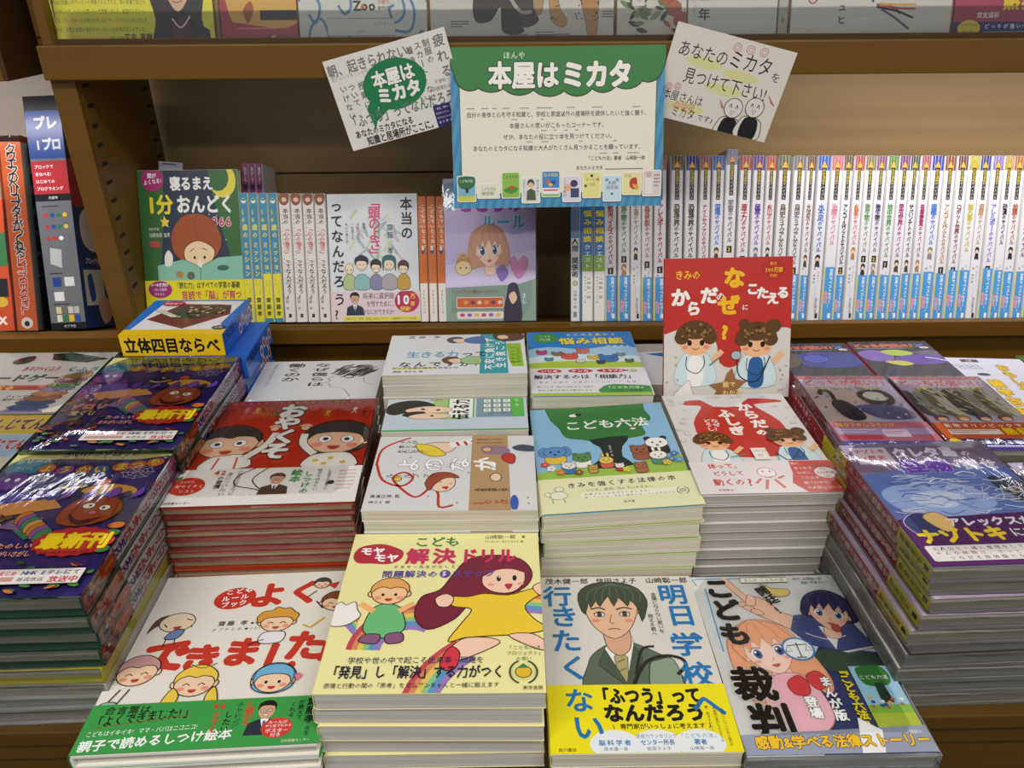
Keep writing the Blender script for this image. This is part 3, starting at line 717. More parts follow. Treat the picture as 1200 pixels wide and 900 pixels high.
# ---- 'rule book of the world', lies turned with its spine away
def art_world():
    A = Art(100, 76, 'dcdcdc')          # already laid out as seen from the front (turned lettering)
    A.B([(60, -6), (100, -6), (100, 4), (60, 4)], 'dcdcdc')
    A.L([(2, 42), (3, 20), (12, 8), (20, 2)], 1.6, 'c23a2c', 3).L([(2, 40), (8, 62), (20, 70), (26, 60), (20, 52), (14, 60), (22, 76), (30, 84), (36, 74), (34, 66), (42, 78), (44, 96), (52, 94)], 1.7, 'c23a2c', 3).E(17, 61, 2.4, 2.2, 'e0c040', ol='333')
    A.B([(27, 16), (34, 10), (46, 10), (50, 16), (46, 24), (36, 26), (28, 24)], 'f3d2b4', ol='333').B([(24, 12), (34, 14), (40, 20), (44, 28), (36, 30), (28, 24)], 'ecd040', ol='333').L([(46, 14), (60, 8), (72, 4)], 6, 'f0f0f0', 2)
    for i in range(5): A.L([(50 + i * 5, 5 + (4 - i)), (52 + i * 5, 15 - i)], 1.8, ('c23a2c', '3a5cb0')[i > 2])
    A.E(44, 66, 8, 9, 'f3d2b4', ol='333').B([(34, 66), (38, 54), (48, 53), (54, 60), (46, 60), (40, 68), (37, 76)], 'a04a34', ol='333')
    A.L([(42, 66), (44, 65)], .5, '333').L([(48, 68), (50, 67)], .5, '333').B([(44, 72), (48, 71), (47, 75)], 'c23a2c')
    for ch, x, y in (('よ', 9, 47), ('の', 33, 46), ('な', 52, 44), ('か', 74, 38)): pass
    def side(t, x, y, sz, c, b, fit, o=0): A.T(t, x, y + sz * .32 / A.k * 0, sz, c, b=b, v=1, fit=fit, rot=-90, o=o, oc='26221c')
    side('よのなか', 14, 42, 15, 'fbfbfb', .015, 62, .025)
    side('ルールブック', 9, 57, 5, '33302a', .01, 32); side('メシが', 13, 9, 4, '33302a', .01, 12); side('食える', 13, 16, 4, '33302a', .01, 12); side('大人になる!', 13, 23, 4, '33302a', .01, 20)
    A.T('高濱正伸 監', 3, 83, 3.2, '26221c', .01).T('林ユミ 絵', 3, 90, 2.8, '26221c', .01)
    A.P([(60, 0), (61, 100), (85, 100), (83, 0)], 'b89468')
    A.B([(66, 18), (72, 15), (82, 17), (84, 27), (70, 28)], '9a7a90').E(70, 21, 3, 2.6, 'e0b090', ol='444').B([(80, 36), (80, 29), (86, 27), (88, 34), (86, 42)], 'c83a30', ol='333')
    A.L([(62, 38), (70, 40), (76, 46)], 2.2, 'f4f0e8', 2)
    def sd(t, x, y, sz, c, b, fit): A.T(t, x, y, sz, c, b=b, v=1, fit=fit, rot=-90)
    sd('か', 62, 42, 15, 'fbfbfb', .02, 15)
    sd('50のことば', 63, 91, 4.4, 'b8402e', .02, 20); sd('人生を生き抜くための', 64, 76, 3.8, '26221c', .01, 20); sd('自信を持って生きる', 63, 6, 2, '4a3a2a', 0, 17); sd('思いやりの心を育む', 63, 11, 2, '4a3a2a', 0, 17)
    A.E(76, 60, 3.4, 4, 'e8d0b0', ol='333').B([(86, 18), (92, 14), (100, 17), (100, 24), (90, 23)], '4a5260').E(87, 92, 2.4, 7, '3a5cb0')
    for i in range(16): A.E(rnd.uniform(20, 96), rnd.uniform(30, 96), .6, .7, '8a8a84', n=6)
    return A


def art_tell():
    A = Art(100, 74, 'c8d4e0')
    A.B([(34, -4), (52, -6), (60, 20), (56, 60), (36, 60)], 'a8c878').P([(44, 0), (62, 0), (62, 60), (44, 60)], 'f2f4f2', ol='58b058', ow=1.2)
    A.T('伝える力', 53, 66, 13, '16140f', b=.035, rot=-90, fit=47)
    A.B([(0, 40), (2, 18), (12, 6), (24, 6), (34, 20), (30, 32), (14, 44), (6, 50)], '26221f', ol='111').B([(14, 34), (28, 24), (44, 28), (46, 40), (34, 46), (18, 44)], 'f4cfb4', ol='4a3028').E(26, 33, 1.6, 2.2, '2a3a4a').E(37, 36, 1.4, 2, '2a3a4a')
    A.B([(12, 52), (16, 42), (26, 40), (28, 48), (20, 58)], '26221f').B([(18, 52), (30, 46), (44, 50), (44, 60), (28, 64), (18, 60)], 'f4cfb4', ol='4a3028').E(33, 54, 1.2, 2, '2a3a4a')
    A.P([(64, 0), (92, 0), (93, 60), (64, 60)], '7c98a8')
    for i in range(3):
        for j in range(3): A.R(69 + i * 7, 4 + j * 15, 5.6, 11, 'f2f2ee', 1, '3f9a4a', .5).T(('安全', '勇気', '自信', '友達', '正直', '感謝', '努力', '笑顔', '信頼')[i * 3 + j], 71.8 + i * 7, 5 + j * 15, 3, '2a2a24', .01, v=1)
    A.P([(88, 0), (98, 0), (98, 60), (90, 60)], '5cb848').T('話す 書く', 93, 5, 3, 'f4f4e0', .01, v=1, fit=20)
    A.T('齋藤孝', 30, 4, 3.4, '6a7a5a', .01)
    A.T('「考え」と「気持ち」が', 72, 50, 3, '26221c', .01, fit=18).R(0, 96, 100, 4, '58b058')
    return A


def art_live():
    A = Art(100, 68, 'e6e8ea')
    A.P([(67, 0), (86, 0), (87, 100), (67, 100)], '3ea6b0').P([(86, 26), (97, 26), (98, 84), (90, 84), (88, 70)], '9cc838')
    A.T('生きる力', 14, 55 - 3, 11, '4ab0c0', b=.02, v=0, fit=38).T('って', 53, 52, 10, '26221c', .015)
    A.T('なんですか?', 9, 76, 9, '26221c', .015, fit=60)
    A.T('齋藤 孝', 12, 6, 5.4, '33302a', .01, fit=26)
    for x, y in ((46, 14), (44, 66)):
        A.B([(x - 4, y), (x, y - 7), (x + 7, y - 6), (x + 8, y + 5), (x, y + 9)], '7a5a44' if y > 30 else '5a5a68', ol='333').B([(x, y), (x + 8, y - 3), (x + 11, y + 4), (x + 5, y + 9)], 'f4d4b8', ol='4a3028')
        A.B([(x + 10, y - 2), (x + 22, y - 8), (x + 24, y + 10), (x + 12, y + 9)], '5a80b8' if y < 30 else 'a8c890', ol='444')
    A.B([(78, 0), (90, -2), (99, 2), (98, 16), (86, 20), (78, 12)], '6a4a40', ol='333').B([(80, 6), (86, 4), (88, 12), (82, 14)], 'f0cdb0')
    A.T('不安に負けず', 74, 92, 8, 'fff', .02, rot=-90, fit=56).T('生き抜こう', 81.6, 88, 8, 'fff', .02, rot=-90, fit=48).T('自分らしく', 90.6, 78, 4, '26421c', .01, rot=-90, fit=30).T('生きるヒント', 94.6, 76, 3.4, '26421c', .01, rot=-90, fit=26)
    A.R(6, 83, 30, 3.4, 'd8d84a').T('ピンチを乗り越える本当の力', 6, 85, 3.4, '33302a', .01, fit=46).T('齋藤 まゆみ 絵', 7, 93, 3, '33302a', .01)
    return A


def art_quest():
    A = Art(100, 131, '2f84d4')
    A.B([(-5, 34), (20, 26), (50, 30), (80, 25), (105, 32), (105, 60), (-5, 60)], 'a8cfe8').B([(-5, 46), (30, 38), (70, 40), (105, 44), (105, 62), (-5, 62)], 'dcebf0').B([(-5, 54), (30, 49), (70, 50), (105, 53), (105, 64), (-5, 64)], 'b4cc48')
    A.B([(6, 6), (14, 2), (26, 4), (29, 12), (24, 18), (12, 19), (6, 14)], '4c9a4c').T('こども', 11, 7.6, 4, 'fff', .01).T('六法', 11, 13, 5.6, 'fff', .01)
    A.T('おとなを動かす', 36, 5, 5, 'f0e24a', .02, fit=50).T('悩み相談', 29, 16, 15, 'f0dc3c', b=.04, o=.04, oc='2c4a80', fit=62).T('クエスト', 72, 25.4, 4.6, 'fff', .02, fit=24)
    for x, y, r, c in ((37, 42, 8, 'd8604c'), (58, 44, 5, 'e8c040'), (72, 46, 9, '3f74b8'), (50, 34, 6, 'd8705c'), (26, 38, 5, '8a7a68'), (84, 40, 4, '8a98a8'), (90, 50, 4, '5a7a60'), (18, 47, 4, '5a9ac0'), (12, 36, 5, 'c84a80'), (46, 50, 4, 'e8e4da'), (64, 52, 4, '444a54')):
        A.E(x, y, r, r * .8, c, ol='2a2c30', ow=.4).E(x - r * .7, y - r * .55, r * .3, r * .4, c, ol='2a2c30', ow=.3, n=10).E(x + r * .7, y - r * .55, r * .3, r * .4, c, ol='2a2c30', ow=.3, n=10).E(x - r * .3, y, .5, .6, '222', n=6).E(x + r * .3, y, .5, .6, '222', n=6)
    B = Art(100, 131, 'e6e6ea', 61)
    for i, s_ in enumerate(('いじめ', 'ケンカ', 'トラブル')): B.E(17 + i * 27, 65.4, 11 + 2 * (i == 2), 3.8, 'c83040').T(s_, 9.5 + i * 26.5, 65.4, 5, 'fff', .02, fit=15 + 4 * (i == 2))
    B.T('を', 83, 65.6, 4, '333', .02).T('解決するのは「相談力」', 3, 74, 8.6, '1c1a20', b=.03, fit=88).T('理由 仕組み 注意ポイントガイド 法律', 6, 81.5, 3, '555a60', 0, fit=84)
    B.T('困ったとき「助けを求める力」を育む。', 5, 88, 2.8, '8a3a40', .01, fit=50).T('学校で起きる悩みを解決しよう', 5, 92.6, 2.8, '333', .01, fit=46)
    B.E(90, 66, 3.4, 3, 'b8c08a').P([(58, 98), (60, 88), (70, 85), (84, 86), (100, 88), (102, 98)], '4c9a4c', sm=2).T('『こども六法』', 62, 89.5, 4.2, 'f4f0c8', .02, fit=34).T('対話型の相談集!', 66, 93.8, 3.4, '1c2a1a', .01, fit=28).R(0, 96.4, 100, 3.6, 'b4cc48')
    return A, B


def art_law():
    A = Art(100, 127, '8cbede')
    A.P([(-2, 66), (30, 60), (60, 62), (102, 55), (102, 80), (-2, 80)], '9cc050', sm=2).L([(0, 5), (100, 5)], .01, '8cbede')
    A.B([(18, -6), (80, -6), (86, 8), (88, 18), (80, 24), (80, 34), (64, 37), (50, 42), (38, 36), (24, 32), (20, 22), (14, 10)], '3b7d3e', ol='2a5a30', ow=.5)
    A.P([(40, 36), (68, 34), (62, 44), (60, 54), (66, 62), (50, 64), (36, 62), (46, 54), (46, 44)], '26302c', sm=2).T('こども六法', 24, 20, 12.5, 'f4f4ec', b=.02, fit=62).E(32, 9, 3.4, 2.4, 'f2f0ea', ol='222').E(36, 8.4, 2.4, 2, '2a2a2a').E(73, 27, 2.4, 1.6, 'f2d8dc', ol='444')
    A.T('山崎聡一郎 著', 53, 42, 2, 'd8d8d0', 0, v=1)
    def beast(x, y, r, c, ear, c2=None):
        A.B([(x - r * .7, y), (x - r * .8, y + r * 1.3), (x + r * .8, y + r * 1.3), (x + r * .7, y)], c2 or c, ol='2a2c30', ow=.35)
        for q in (-1, 1):
            if ear == 'r': A.E(x + q * r * .7, y - r * .55, r * .32, r * .32, c if c != 'f2f0ea' else '2a2a2a', n=10, ol='2a2c30', ow=.3)
            if ear == 'l': A.E(x + q * r * .35, y - r * .95, r * .2, r * .6, c, n=10, ol='2a2c30', ow=.3)
            if ear == 'e': A.E(x + q * r * .95, y, r * .5, r * .8, c, n=12, ol='2a2c30', ow=.3)
        A.E(x, y, r, r * .82, c, ol='2a2c30', ow=.4).E(x - r * .35, y - .2, r * .11, r * .13, '111', n=8).E(x + r * .35, y - .2, r * .11, r * .13, '111', n=8).E(x, y + r * .3, r * .16, r * .1, '332', n=8)
    beast(14, 46, 8, '5c8fc4', 'e', 'e8c040'); beast(32, 53, 6.4, '5f8a50', 'r', 'f0f0ea'); beast(73, 49, 6.6, '9a5c40', 'r'); beast(86, 43, 8, 'f2f0ea', 'r', '2a2a2a'); beast(84, 55, 6, 'f2f0ea', 'l', '5a8a70')
    beast(48, 57, 5, 'e8c860', 'l', 'd8604c'); beast(22, 60, 5, 'e8e4dc', 'r', '3a78b0'); beast(38, 63, 3.4, 'c8a048', 'r'); beast(70, 64, 4.4, 'a86c48', 'r'); beast(56, 63, 3.2, 'f0ece4', 'r', 'c83a3a')
    for x, y, c in ((10, 62, 'f0f0ee'), (6, 58, 'd84a50'), (95, 55, '3f78c8'), (92, 60, '3f78c8'), (97, 61, '5a98d8'), (16, 66, 'd87a3a'), (88, 63, 'e0c040'), (60, 67, 'd8d048'), (28, 67, '8a5a3a')):
        for k in range(5): A.E(x + 2 * math.cos(k * 1.257), y + 1.6 * math.sin(k * 1.257), 1.3, 1.3, c, n=7)
        A.E(x, y, .9, .9, 'e8c040', n=6)
    B = Art(100, 127, 'e9e6b8', 72)
    B.T('きみを強くする法律の本', 18, 78.5, 5.6, '3a3a34', b=.02, rot=-1.5, fit=72).T('いじめ、虐待に悩んでいるきみへ。', 30, 83, 3.2, '4a4a40', .005, fit=46)
    B.R(26, 85, 68, 5, 'f1efd8', 2).T('法律はみんなを守るためにある。', 28, 86.5, 2.4, '4a4a40', 0, fit=44).T('知っていれば、きみの味方になってくれるはずだよ!', 28, 89, 2.2, '4a4a40', 0, fit=62).E(12, 86, 6, 4, 'efecd0', ol='444', ow=.35).E(13, 81, 3, 2.4, 'efecd0', ol='444', ow=.35).L([(8, 89), (8, 92)], .4, '444').L([(15, 89), (16, 92)], .4, '444').B([(3, 85), (6, 83), (7, 87)], 'efecd0', ol='444', ow=.35)
    B.L(arc(91, 88, 3.6, 110, 250, f=.8), .5, '3a3a34').L(arc(91, 88, 3.6, -70, 70, f=.8), .5, '3a3a34').E(91, 88, 2, 1.8, 'c8c890', ol='444', ow=.3).T('弘文堂', 52, 94, 2.4, '4a4a40', .01)
    return A, B


def curly(A, x, y, r, bun=False, big=1):
    at = (x, y, r)
    A.B([(-1.1, 2.6), (-.8, 1.0), (0, .8), (.8, 1.0), (1.1, 2.6)], 'cfe2e6', at, '8a9a9c', .3).B([(-.4, 2.6), (-.35, 1.1), (.35, 1.1), (.4, 2.6)], '2f5f9c' if bun else 'f2f2ee', at).L([(-.5, 1.0), (-.5, 1.7), (.1, 2.0), (.5, 1.5), (.45, .95)], .7, '24404a', 3, at)
    A.E(0, .1, .95, .85, 'f0b98c', at=at)
    for i in range(11):
        a = R(188 + i * 16.5); A.E(x + r * .8 * math.cos(a), y + (r * .72 * math.sin(a)) / A.k, r * .42, r * .4, '5e3f1e', n=12)
    A.E(0, -.5, .85, .5, '5e3f1e', at=at)
    if bun: A.E(.95, -.85, .42, .4, '5e3f1e', at=at).E(-.7, -1.0, .3, .28, '5e3f1e', at=at)
    for i in range(26):
        a = R(rnd.uniform(185, 355)); q = rnd.uniform(.5, 1.15); A.E(x + r * q * .9 * math.cos(a), y + r * q * .8 * math.sin(a) / A.k, r * .09, r * .09, rnd.choice(['8a6530', '45300f', '9a7438']), n=7)
    A.E(-.35, .2, .13, .17, '1c1410', at=at, n=12).E(.35, .2, .13, .17, '1c1410', at=at, n=12).E(-.6, .45, .16, .1, 'e88c70', at=at, n=10).E(.6, .45, .16, .1, 'e88c70', at=at, n=10).L([(-.2, .5), (0, .6), (.2, .5)], .5, '8a3a28', 2, at)
    A.L([(.95, 1.3), (1.5, .7)], r * .3, 'f0b98c', 0, at)


def art_body():
    A = Art(100, 138, 'dcdad6')
    A.P([(14, 8), (30, 6), (38, 14), (58, 14), (70, 5), (92, 7), (95, 10), (72, 12), (76, 20), (84, 32), (84, 50), (74, 66), (26, 66), (16, 50), (16, 32), (24, 20), (28, 13), (16, 12)], 'c2362a', sm=2)
    for ch, x, y in (('か', 56, 15), ('ら', 58, 24), ('だ', 60, 34), ('の', 60, 43)): A.T(ch, x, y, 13 if ch != 'の' else 9, 'f6f2ea', b=.05)
    for ch, x, y in (('ふ', 38, 22), ('し', 40, 31), ('ぎ', 40, 41)): A.T(ch, x, y, 13, 'f6f2ea', b=.05)
    A.T('なぜ?', 33, 28, 6, 'f6f2ea', .03, v=1).T('どうして', 27, 28, 6, 'f6f2ea', .03, v=1)
    for i in range(26):
        x, y = rnd.choice([(rnd.uniform(2, 14), rnd.uniform(3, 60)), (rnd.uniform(86, 98), rnd.uniform(14, 40)), (rnd.uniform(30, 96), rnd.uniform(1, 4))])
        A.E(x, y, rnd.uniform(1, 2.6), rnd.uniform(1, 2), 'dcdad6', ol='a8a6a2', ow=.35, n=9)
    curly(A, 24, 52, 12.5); curly(A, 80, 51, 12.5, True)
    A.L([(31, 68), (42, 66)], .9, '6a8a8c').R(48, 60, 11, 11, 'eee9e0').T('原作 日本', 50, 63, 2, '8a3a30', 0).T('監修', 51, 67, 2, '8a3a30', 0).L([(65, 64), (72, 72), (84, 62)], .8, '24404a', 3)
    B = Art(100, 138, 'e8dfe0', 72.5)
    B.T('体って、', 11, 76.5, 6.6, 'c8382e', b=.02, fit=24).T('どうして', 12, 83, 6, 'c8382e', b=.015, fit=22).T('動くの', 10, 90.5, 8, 'c8382e', b=.03, fit=22).T('?', 33, 90.6, 11, 'c8382e', b=.03).T('高橋書店', 11, 97, 2.6, 'a84038', 0)
    B.E(50, 83, 6.4, 6, 'f2ecec', ol='c8584e').E(47.5, 82, .7, .9, 'c8584e').E(52.5, 82, .7, .9, 'c8584e').L([(47, 86), (50, 87), (53, 86)], .6, 'c8584e', 2).L([(44, 88), (39, 92)], 2, 'd8786e').L([(56, 88), (61, 86)], 2, 'd8786e').L([(48, 89), (44, 97)], 2.2, 'd8786e').L([(53, 89), (57, 96)], 2.2, 'd8786e')
    B.P([(70, 73), (103, 73), (103, 101), (72, 101), (64, 92), (68, 84)], 'c84c40', sm=1)
    for i, s_ in enumerate(('体に', 'まつわる', 'なぜに', 'こたえる', '絵でわかる!', '大人気シリーズ')): B.T(s_, 70 + i * .4, 75.5 + i * 4.2, 3.4, 'f6f0e8', .012)
    B.E(91, 84, 7.6, 6.6, 'f0eae4').T('累計', 88.6, 80.6, 2.2, 'c84c40', .01).T('300万部', 84.6, 84, 3.6, 'c84c40', .02, fit=13).T('突破!', 88, 87, 2.2, 'c84c40', .01)
    return A, B


def art_why():
    A = Art(100, 114, 'd8d4cc')
    A.P([(-2, -2), (102, -2), (102, 46), (97, 50), (88, 50), (84, 56), (70, 52), (62, 60), (60, 74), (52, 78), (44, 74), (42, 62), (36, 54), (20, 58), (12, 50), (4, 52), (-2, 48)], 'bf3127', sm=2)
    A.T('きみの', 8, 11.5, 8, 'f2bc22', b=.03, fit=20).T('か', 5, 27, 15, 'f6f2ea', b=.055).T('ら', 17, 35, 12, 'f6f2ea', b=.05).T('だ', 28, 26, 14, 'f6f2ea', b=.055).T('の', 40, 27, 8, 'f6f2ea', b=.03)
    A.T('な', 46, 14, 17, 'f2bc22', b=.055).T('ぜ', 42, 33, 17, 'f2bc22', b=.055).T('?', 45, 52, 15, 'f2bc22', b=.055).T('に', 61, 35, 5, 'f6f2ea', .02)
    for ch, x, y in (('こ', 64, 22), ('た', 72, 25), ('え', 80, 29), ('る', 88, 25)): A.T(ch, x, y, 10, 'f6f2ea', b=.05)
    A.E(85, 8, 9.5, 7.5, 'b52c24').T('累計', 82, 4.6, 2.8, 'f2bc22', .01).T('300万部', 78.4, 9, 4.4, 'f2bc22', .02, fit=14).T('突破!', 82, 13, 2.8, 'f2bc22', .01)
    curly(A, 25, 57, 14); curly(A, 73, 59, 14, True)
    A.P([(8, 96), (20, 86), (26, 104), (12, 110)], 'eee9e0', ol='a88').L([(36, 76), (44, 70)], 1, '3f7a80').L([(58, 72), (60, 84), (74, 88), (84, 70)], .9, '24302e', 3).E(57, 69, 4, 3.6, 'a8bcbc', ol='444')
    A.P([(48, 88), (50, 82), (54, 78), (57, 86), (66, 88), (58, 94), (62, 106), (50, 100), (38, 104), (42, 94), (36, 90)], '9a6a40').T('絵で', 47, 90, 5, 'f2d08a', .02).T('わかる!', 47, 96, 5, 'f2d08a', .02)
    for i in range(12): A.E(rnd.choice([rnd.uniform(2, 12), rnd.uniform(92, 98)]), rnd.uniform(60, 98), .7, .8, rnd.choice(['c88a80', '8ab0a8', 'a8a098']), n=6)
    return A


def art_festival():
    A = Art(100, 138, '342a6c')
    A.P([(0, 0), (100, 0), (100, 6), (80, 9), (60, 8.6), (30, 7), (0, 12)], 'd9d684', sm=1)
    A.T('かいけつゾロリの', 30, 3.4, 8, '7a2060', b=.045, o=.03, oc='f0ecd0', fit=50).T('原ゆたか さく・え', 38, 7.6, 3, '3a3460', .01, fit=34)
    A.B([(2, 10), (12, 7), (26, 9), (27, 16), (10, 20), (2, 17)], '3f8aa0').T('シリーズ', 4, 9.5, 5, 'f0f4f6', b=.03, o=.03, oc='2c4488', rot=-6, fit=22).T('さいしん', 6, 14.5, 5, '8cd0d8', b=.03, o=.03, oc='2c4488', fit=18)
    for ch, x, y, c in (('よ', 27, 15, 'd8703c'), ('う', 39, 16.5, '9a4ca8'), ('か', 51, 16.5, 'b85a4c'), ('い', 61, 17, '3f6ca8'), ('ま', 73, 15, 'd8703c'), ('つ', 83, 14, 'c85a4c'), ('り', 93, 12, 'd8703c')):
        A.E(x, y, 5.6, 5, c, ol='3a1c30').T(ch, x - 4.2, y, 8.4, 'f0d040', b=.04, o=.03, oc='30204a')
    A.B([(2, 24), (8, 18), (18, 20), (22, 28), (12, 32), (2, 30)], '7a4a9c', ol='2a1c50').E(9, 24, 1.6, 2, 'fff').E(15, 24, 1.6, 2, 'fff')
    # witch hat with moon, lanterns and a web; the striding hero of the real cover is left out
    A.P([(30, 33), (44, 30), (52, 18), (60, 29), (84, 30), (72, 35), (46, 37)], '26244a', ol='141230').L([(45, 30), (52, 32), (61, 29.6)], 1.6, 'e0c040', 2).P([(52, 24), (53, 26.4), (55.4, 26.6), (53.6, 28)], 'f0d860')
    for a in range(0, 360, 45): A.L([(86, 20), (86 + 11 * math.cos(R(a)), 20 + 6 * math.sin(R(a)))], .3, 'c8c8e0')
    for q in (3.4, 6.4, 9.4): A.L(arc(86, 20, q, 0, 360, 8, f=.55), .3, 'c8c8e0')
    A.E(70, 27, 4, 3, 'c85a2c', ol='5a2410').E(86, 21, 1.6, 1.4, '8a3a5a')
    A.P([(10, 44), (46, 38), (56, 46), (20, 52)], 'd8984c', sm=1).B([(60, 33), (72, 29), (88, 31), (94, 36), (84, 41), (66, 40)], 'd8a03c', ol='5a3a10').P([(0, 36), (30, 33), (34, 40), (0, 46)], '4a4aa0')
    for i in range(60):
        A.E(rnd.uniform(1, 35), rnd.uniform(52, 90), rnd.uniform(1.6, 3), rnd.uniform(1.6, 2.8), rnd.choice(['7a2a34', '8a3a2c', '5a2a5a', '8a5a2c', '5a3a3c', '3f5a4a']), ol='26162c', ow=.3, n=9)
    A.T('ゾロリ', 6, 60, 8, 'd84a5a', b=.04, o=.04, oc='f0d8d0', fit=26).T('宝くじ', 10, 67, 6, 'f0e0a0', b=.03)
    A.B([(58, 50), (62, 42), (74, 39), (88, 42), (92, 50), (86, 57), (72, 60), (60, 57)], '9c4a26', ol='3a1a10', ow=.7).E(72, 46, 3.6, 2.8, 'f6f0e0', ol='222').E(82, 47.6, 3.4, 2.6, 'f6f0e0', ol='222').E(73, 46, 1, 1, '111', n=8).E(81.4, 47.6, 1, 1, '111', n=8).B([(64, 51), (72, 56), (84, 54), (76, 59), (68, 57)], '4a1420').E(77, 51, 2.6, 1.9, 'd06a78', ol='5a2430').L([(66, 43), (64, 56)], .5, '5a2410').L([(88, 43), (89, 54)], .5, '5a2410')
    A.P([(40, 62), (50, 58), (60, 62), (50, 68)], '3f8a5a').P([(30, 60), (38, 52), (52, 54), (44, 62)], '8a6a9c')
    for i in range(9): A.B([(36 + i * 7, 36 + (i % 3) * 3), (41 + i * 7, 33 + (i % 2) * 3), (43 + i * 7, 38), (38 + i * 7, 41)], ('5a3a9c', '3c4cb0', '7a4ab0', '2a2a5c')[i % 4], ol='1a1440', ow=.3)
    for i in range(7): A.B([(36 + i * 3, 52 + i * 2), (42 + i * 3, 49 + i * 2), (46 + i * 3, 55 + i * 2), (38 + i * 3, 58 + i * 2)], ('c87a34', '8a5aa8', '3f8a5a', 'd8a04c')[i % 4], ol='2a1a30', ow=.4)
    for i in range(4): A.E(96, 60 + i * 5, 5, 3, ('c8702c', '3c7a3c')[i % 2], ol='2a1a30', ow=.4)
    st = []
    for i in range(36): q = 1 if i % 2 else .9; st.append((78 + 23 * q * math.cos(R(i * 10)), 70 + 9.5 * q * math.sin(R(i * 10))))
    A.P(st, 'c02c34').T('最新刊', 60, 69.5, 14, 'f4dc28', b=.05, o=.02, oc='a01c24', fit=38).T('全国の書店で好評発売中', 64, 76.5, 2.6, '5a1018', 0, fit=26)
    A.T('たのしい', 38, 72, 5, 'f0b8a8', b=.03, o=.03, oc='a84038').T('まちがいさがし', 36, 77, 5, 'f0b8a8', b=.03, o=.03, oc='a84038', fit=24)
    for i in range(46): A.E(rnd.uniform(1, 99), rnd.uniform(82, 99), rnd.uniform(2, 4), rnd.uniform(1, 1.8), rnd.choice(['3f7a4a', 'b8602c', '4a8a3c', 'c87a3c', '2c5a40', '6a2a6a']), rnd.uniform(-30, 30), ol='2a1c30', ow=.3, n=8)
    A.R(34, 86.5, 62, 8.5, 'e8e4e0', 1, '2a1c30').T('まじめにふまじめ', 37, 89, 4, 'd84050', b=.03, fit=25).R(37, 91, 25, 2.4, 'c89a8c').T('NHK Eテレにて', 64, 88.8, 4, '2c3a88', b=.03, fit=30).T('毎週放送', 64, 92.4, 3.4, '26262c', b=.02).T('放送中', 80, 92.6, 5, 'c82c3c', b=.03)
    return A


def spine_festival(n=0):
    A = Art(18, 206, 'e4e2e6')
    A.R(0, 0, 18, 14, 'b84c8c').T('54', 3, 4, 7, 'fff', .02)
    A.T('かいけつゾロリ', 9.6, 15, 11, 'a82c6c', b=.036, v=1, fit=60).T('シリーズ', 3, 17, 4, '5a5860', v=1, fit=24).T('ようか', 9, 46, 15, 'c8382e', b=.036, v=1, fit=32).T('いまつり', 9, 61, 13, '3a2c90', b=.036, v=1, fit=24)
    A.R(0, 72, 18, 28, '6a3420').R(0, 72, 18, 12, '3a2420').B([(3, 74), (15, 73), (16, 84), (4, 85)], 'c83a24', ol='e8a030').T('最新刊', 9, 74.6, 5, 'f0d030', .02, v=1)
    for i in range(14): A.E(rnd.uniform(2, 16), rnd.uniform(84, 99), 4, 3.4, rnd.choice(['c87a34', 'b8642c', 'd89a4c']), ol='5a2c14', ow=.4, n=10)
    A.T('好評発売中', 7, 85.5, 4.6, 'f4e8c0', .02, v=1).E(10, 95, 5, 5, '3a3434').E(9, 94, 2.2, 2.2, 'e8e4e0')
    return A


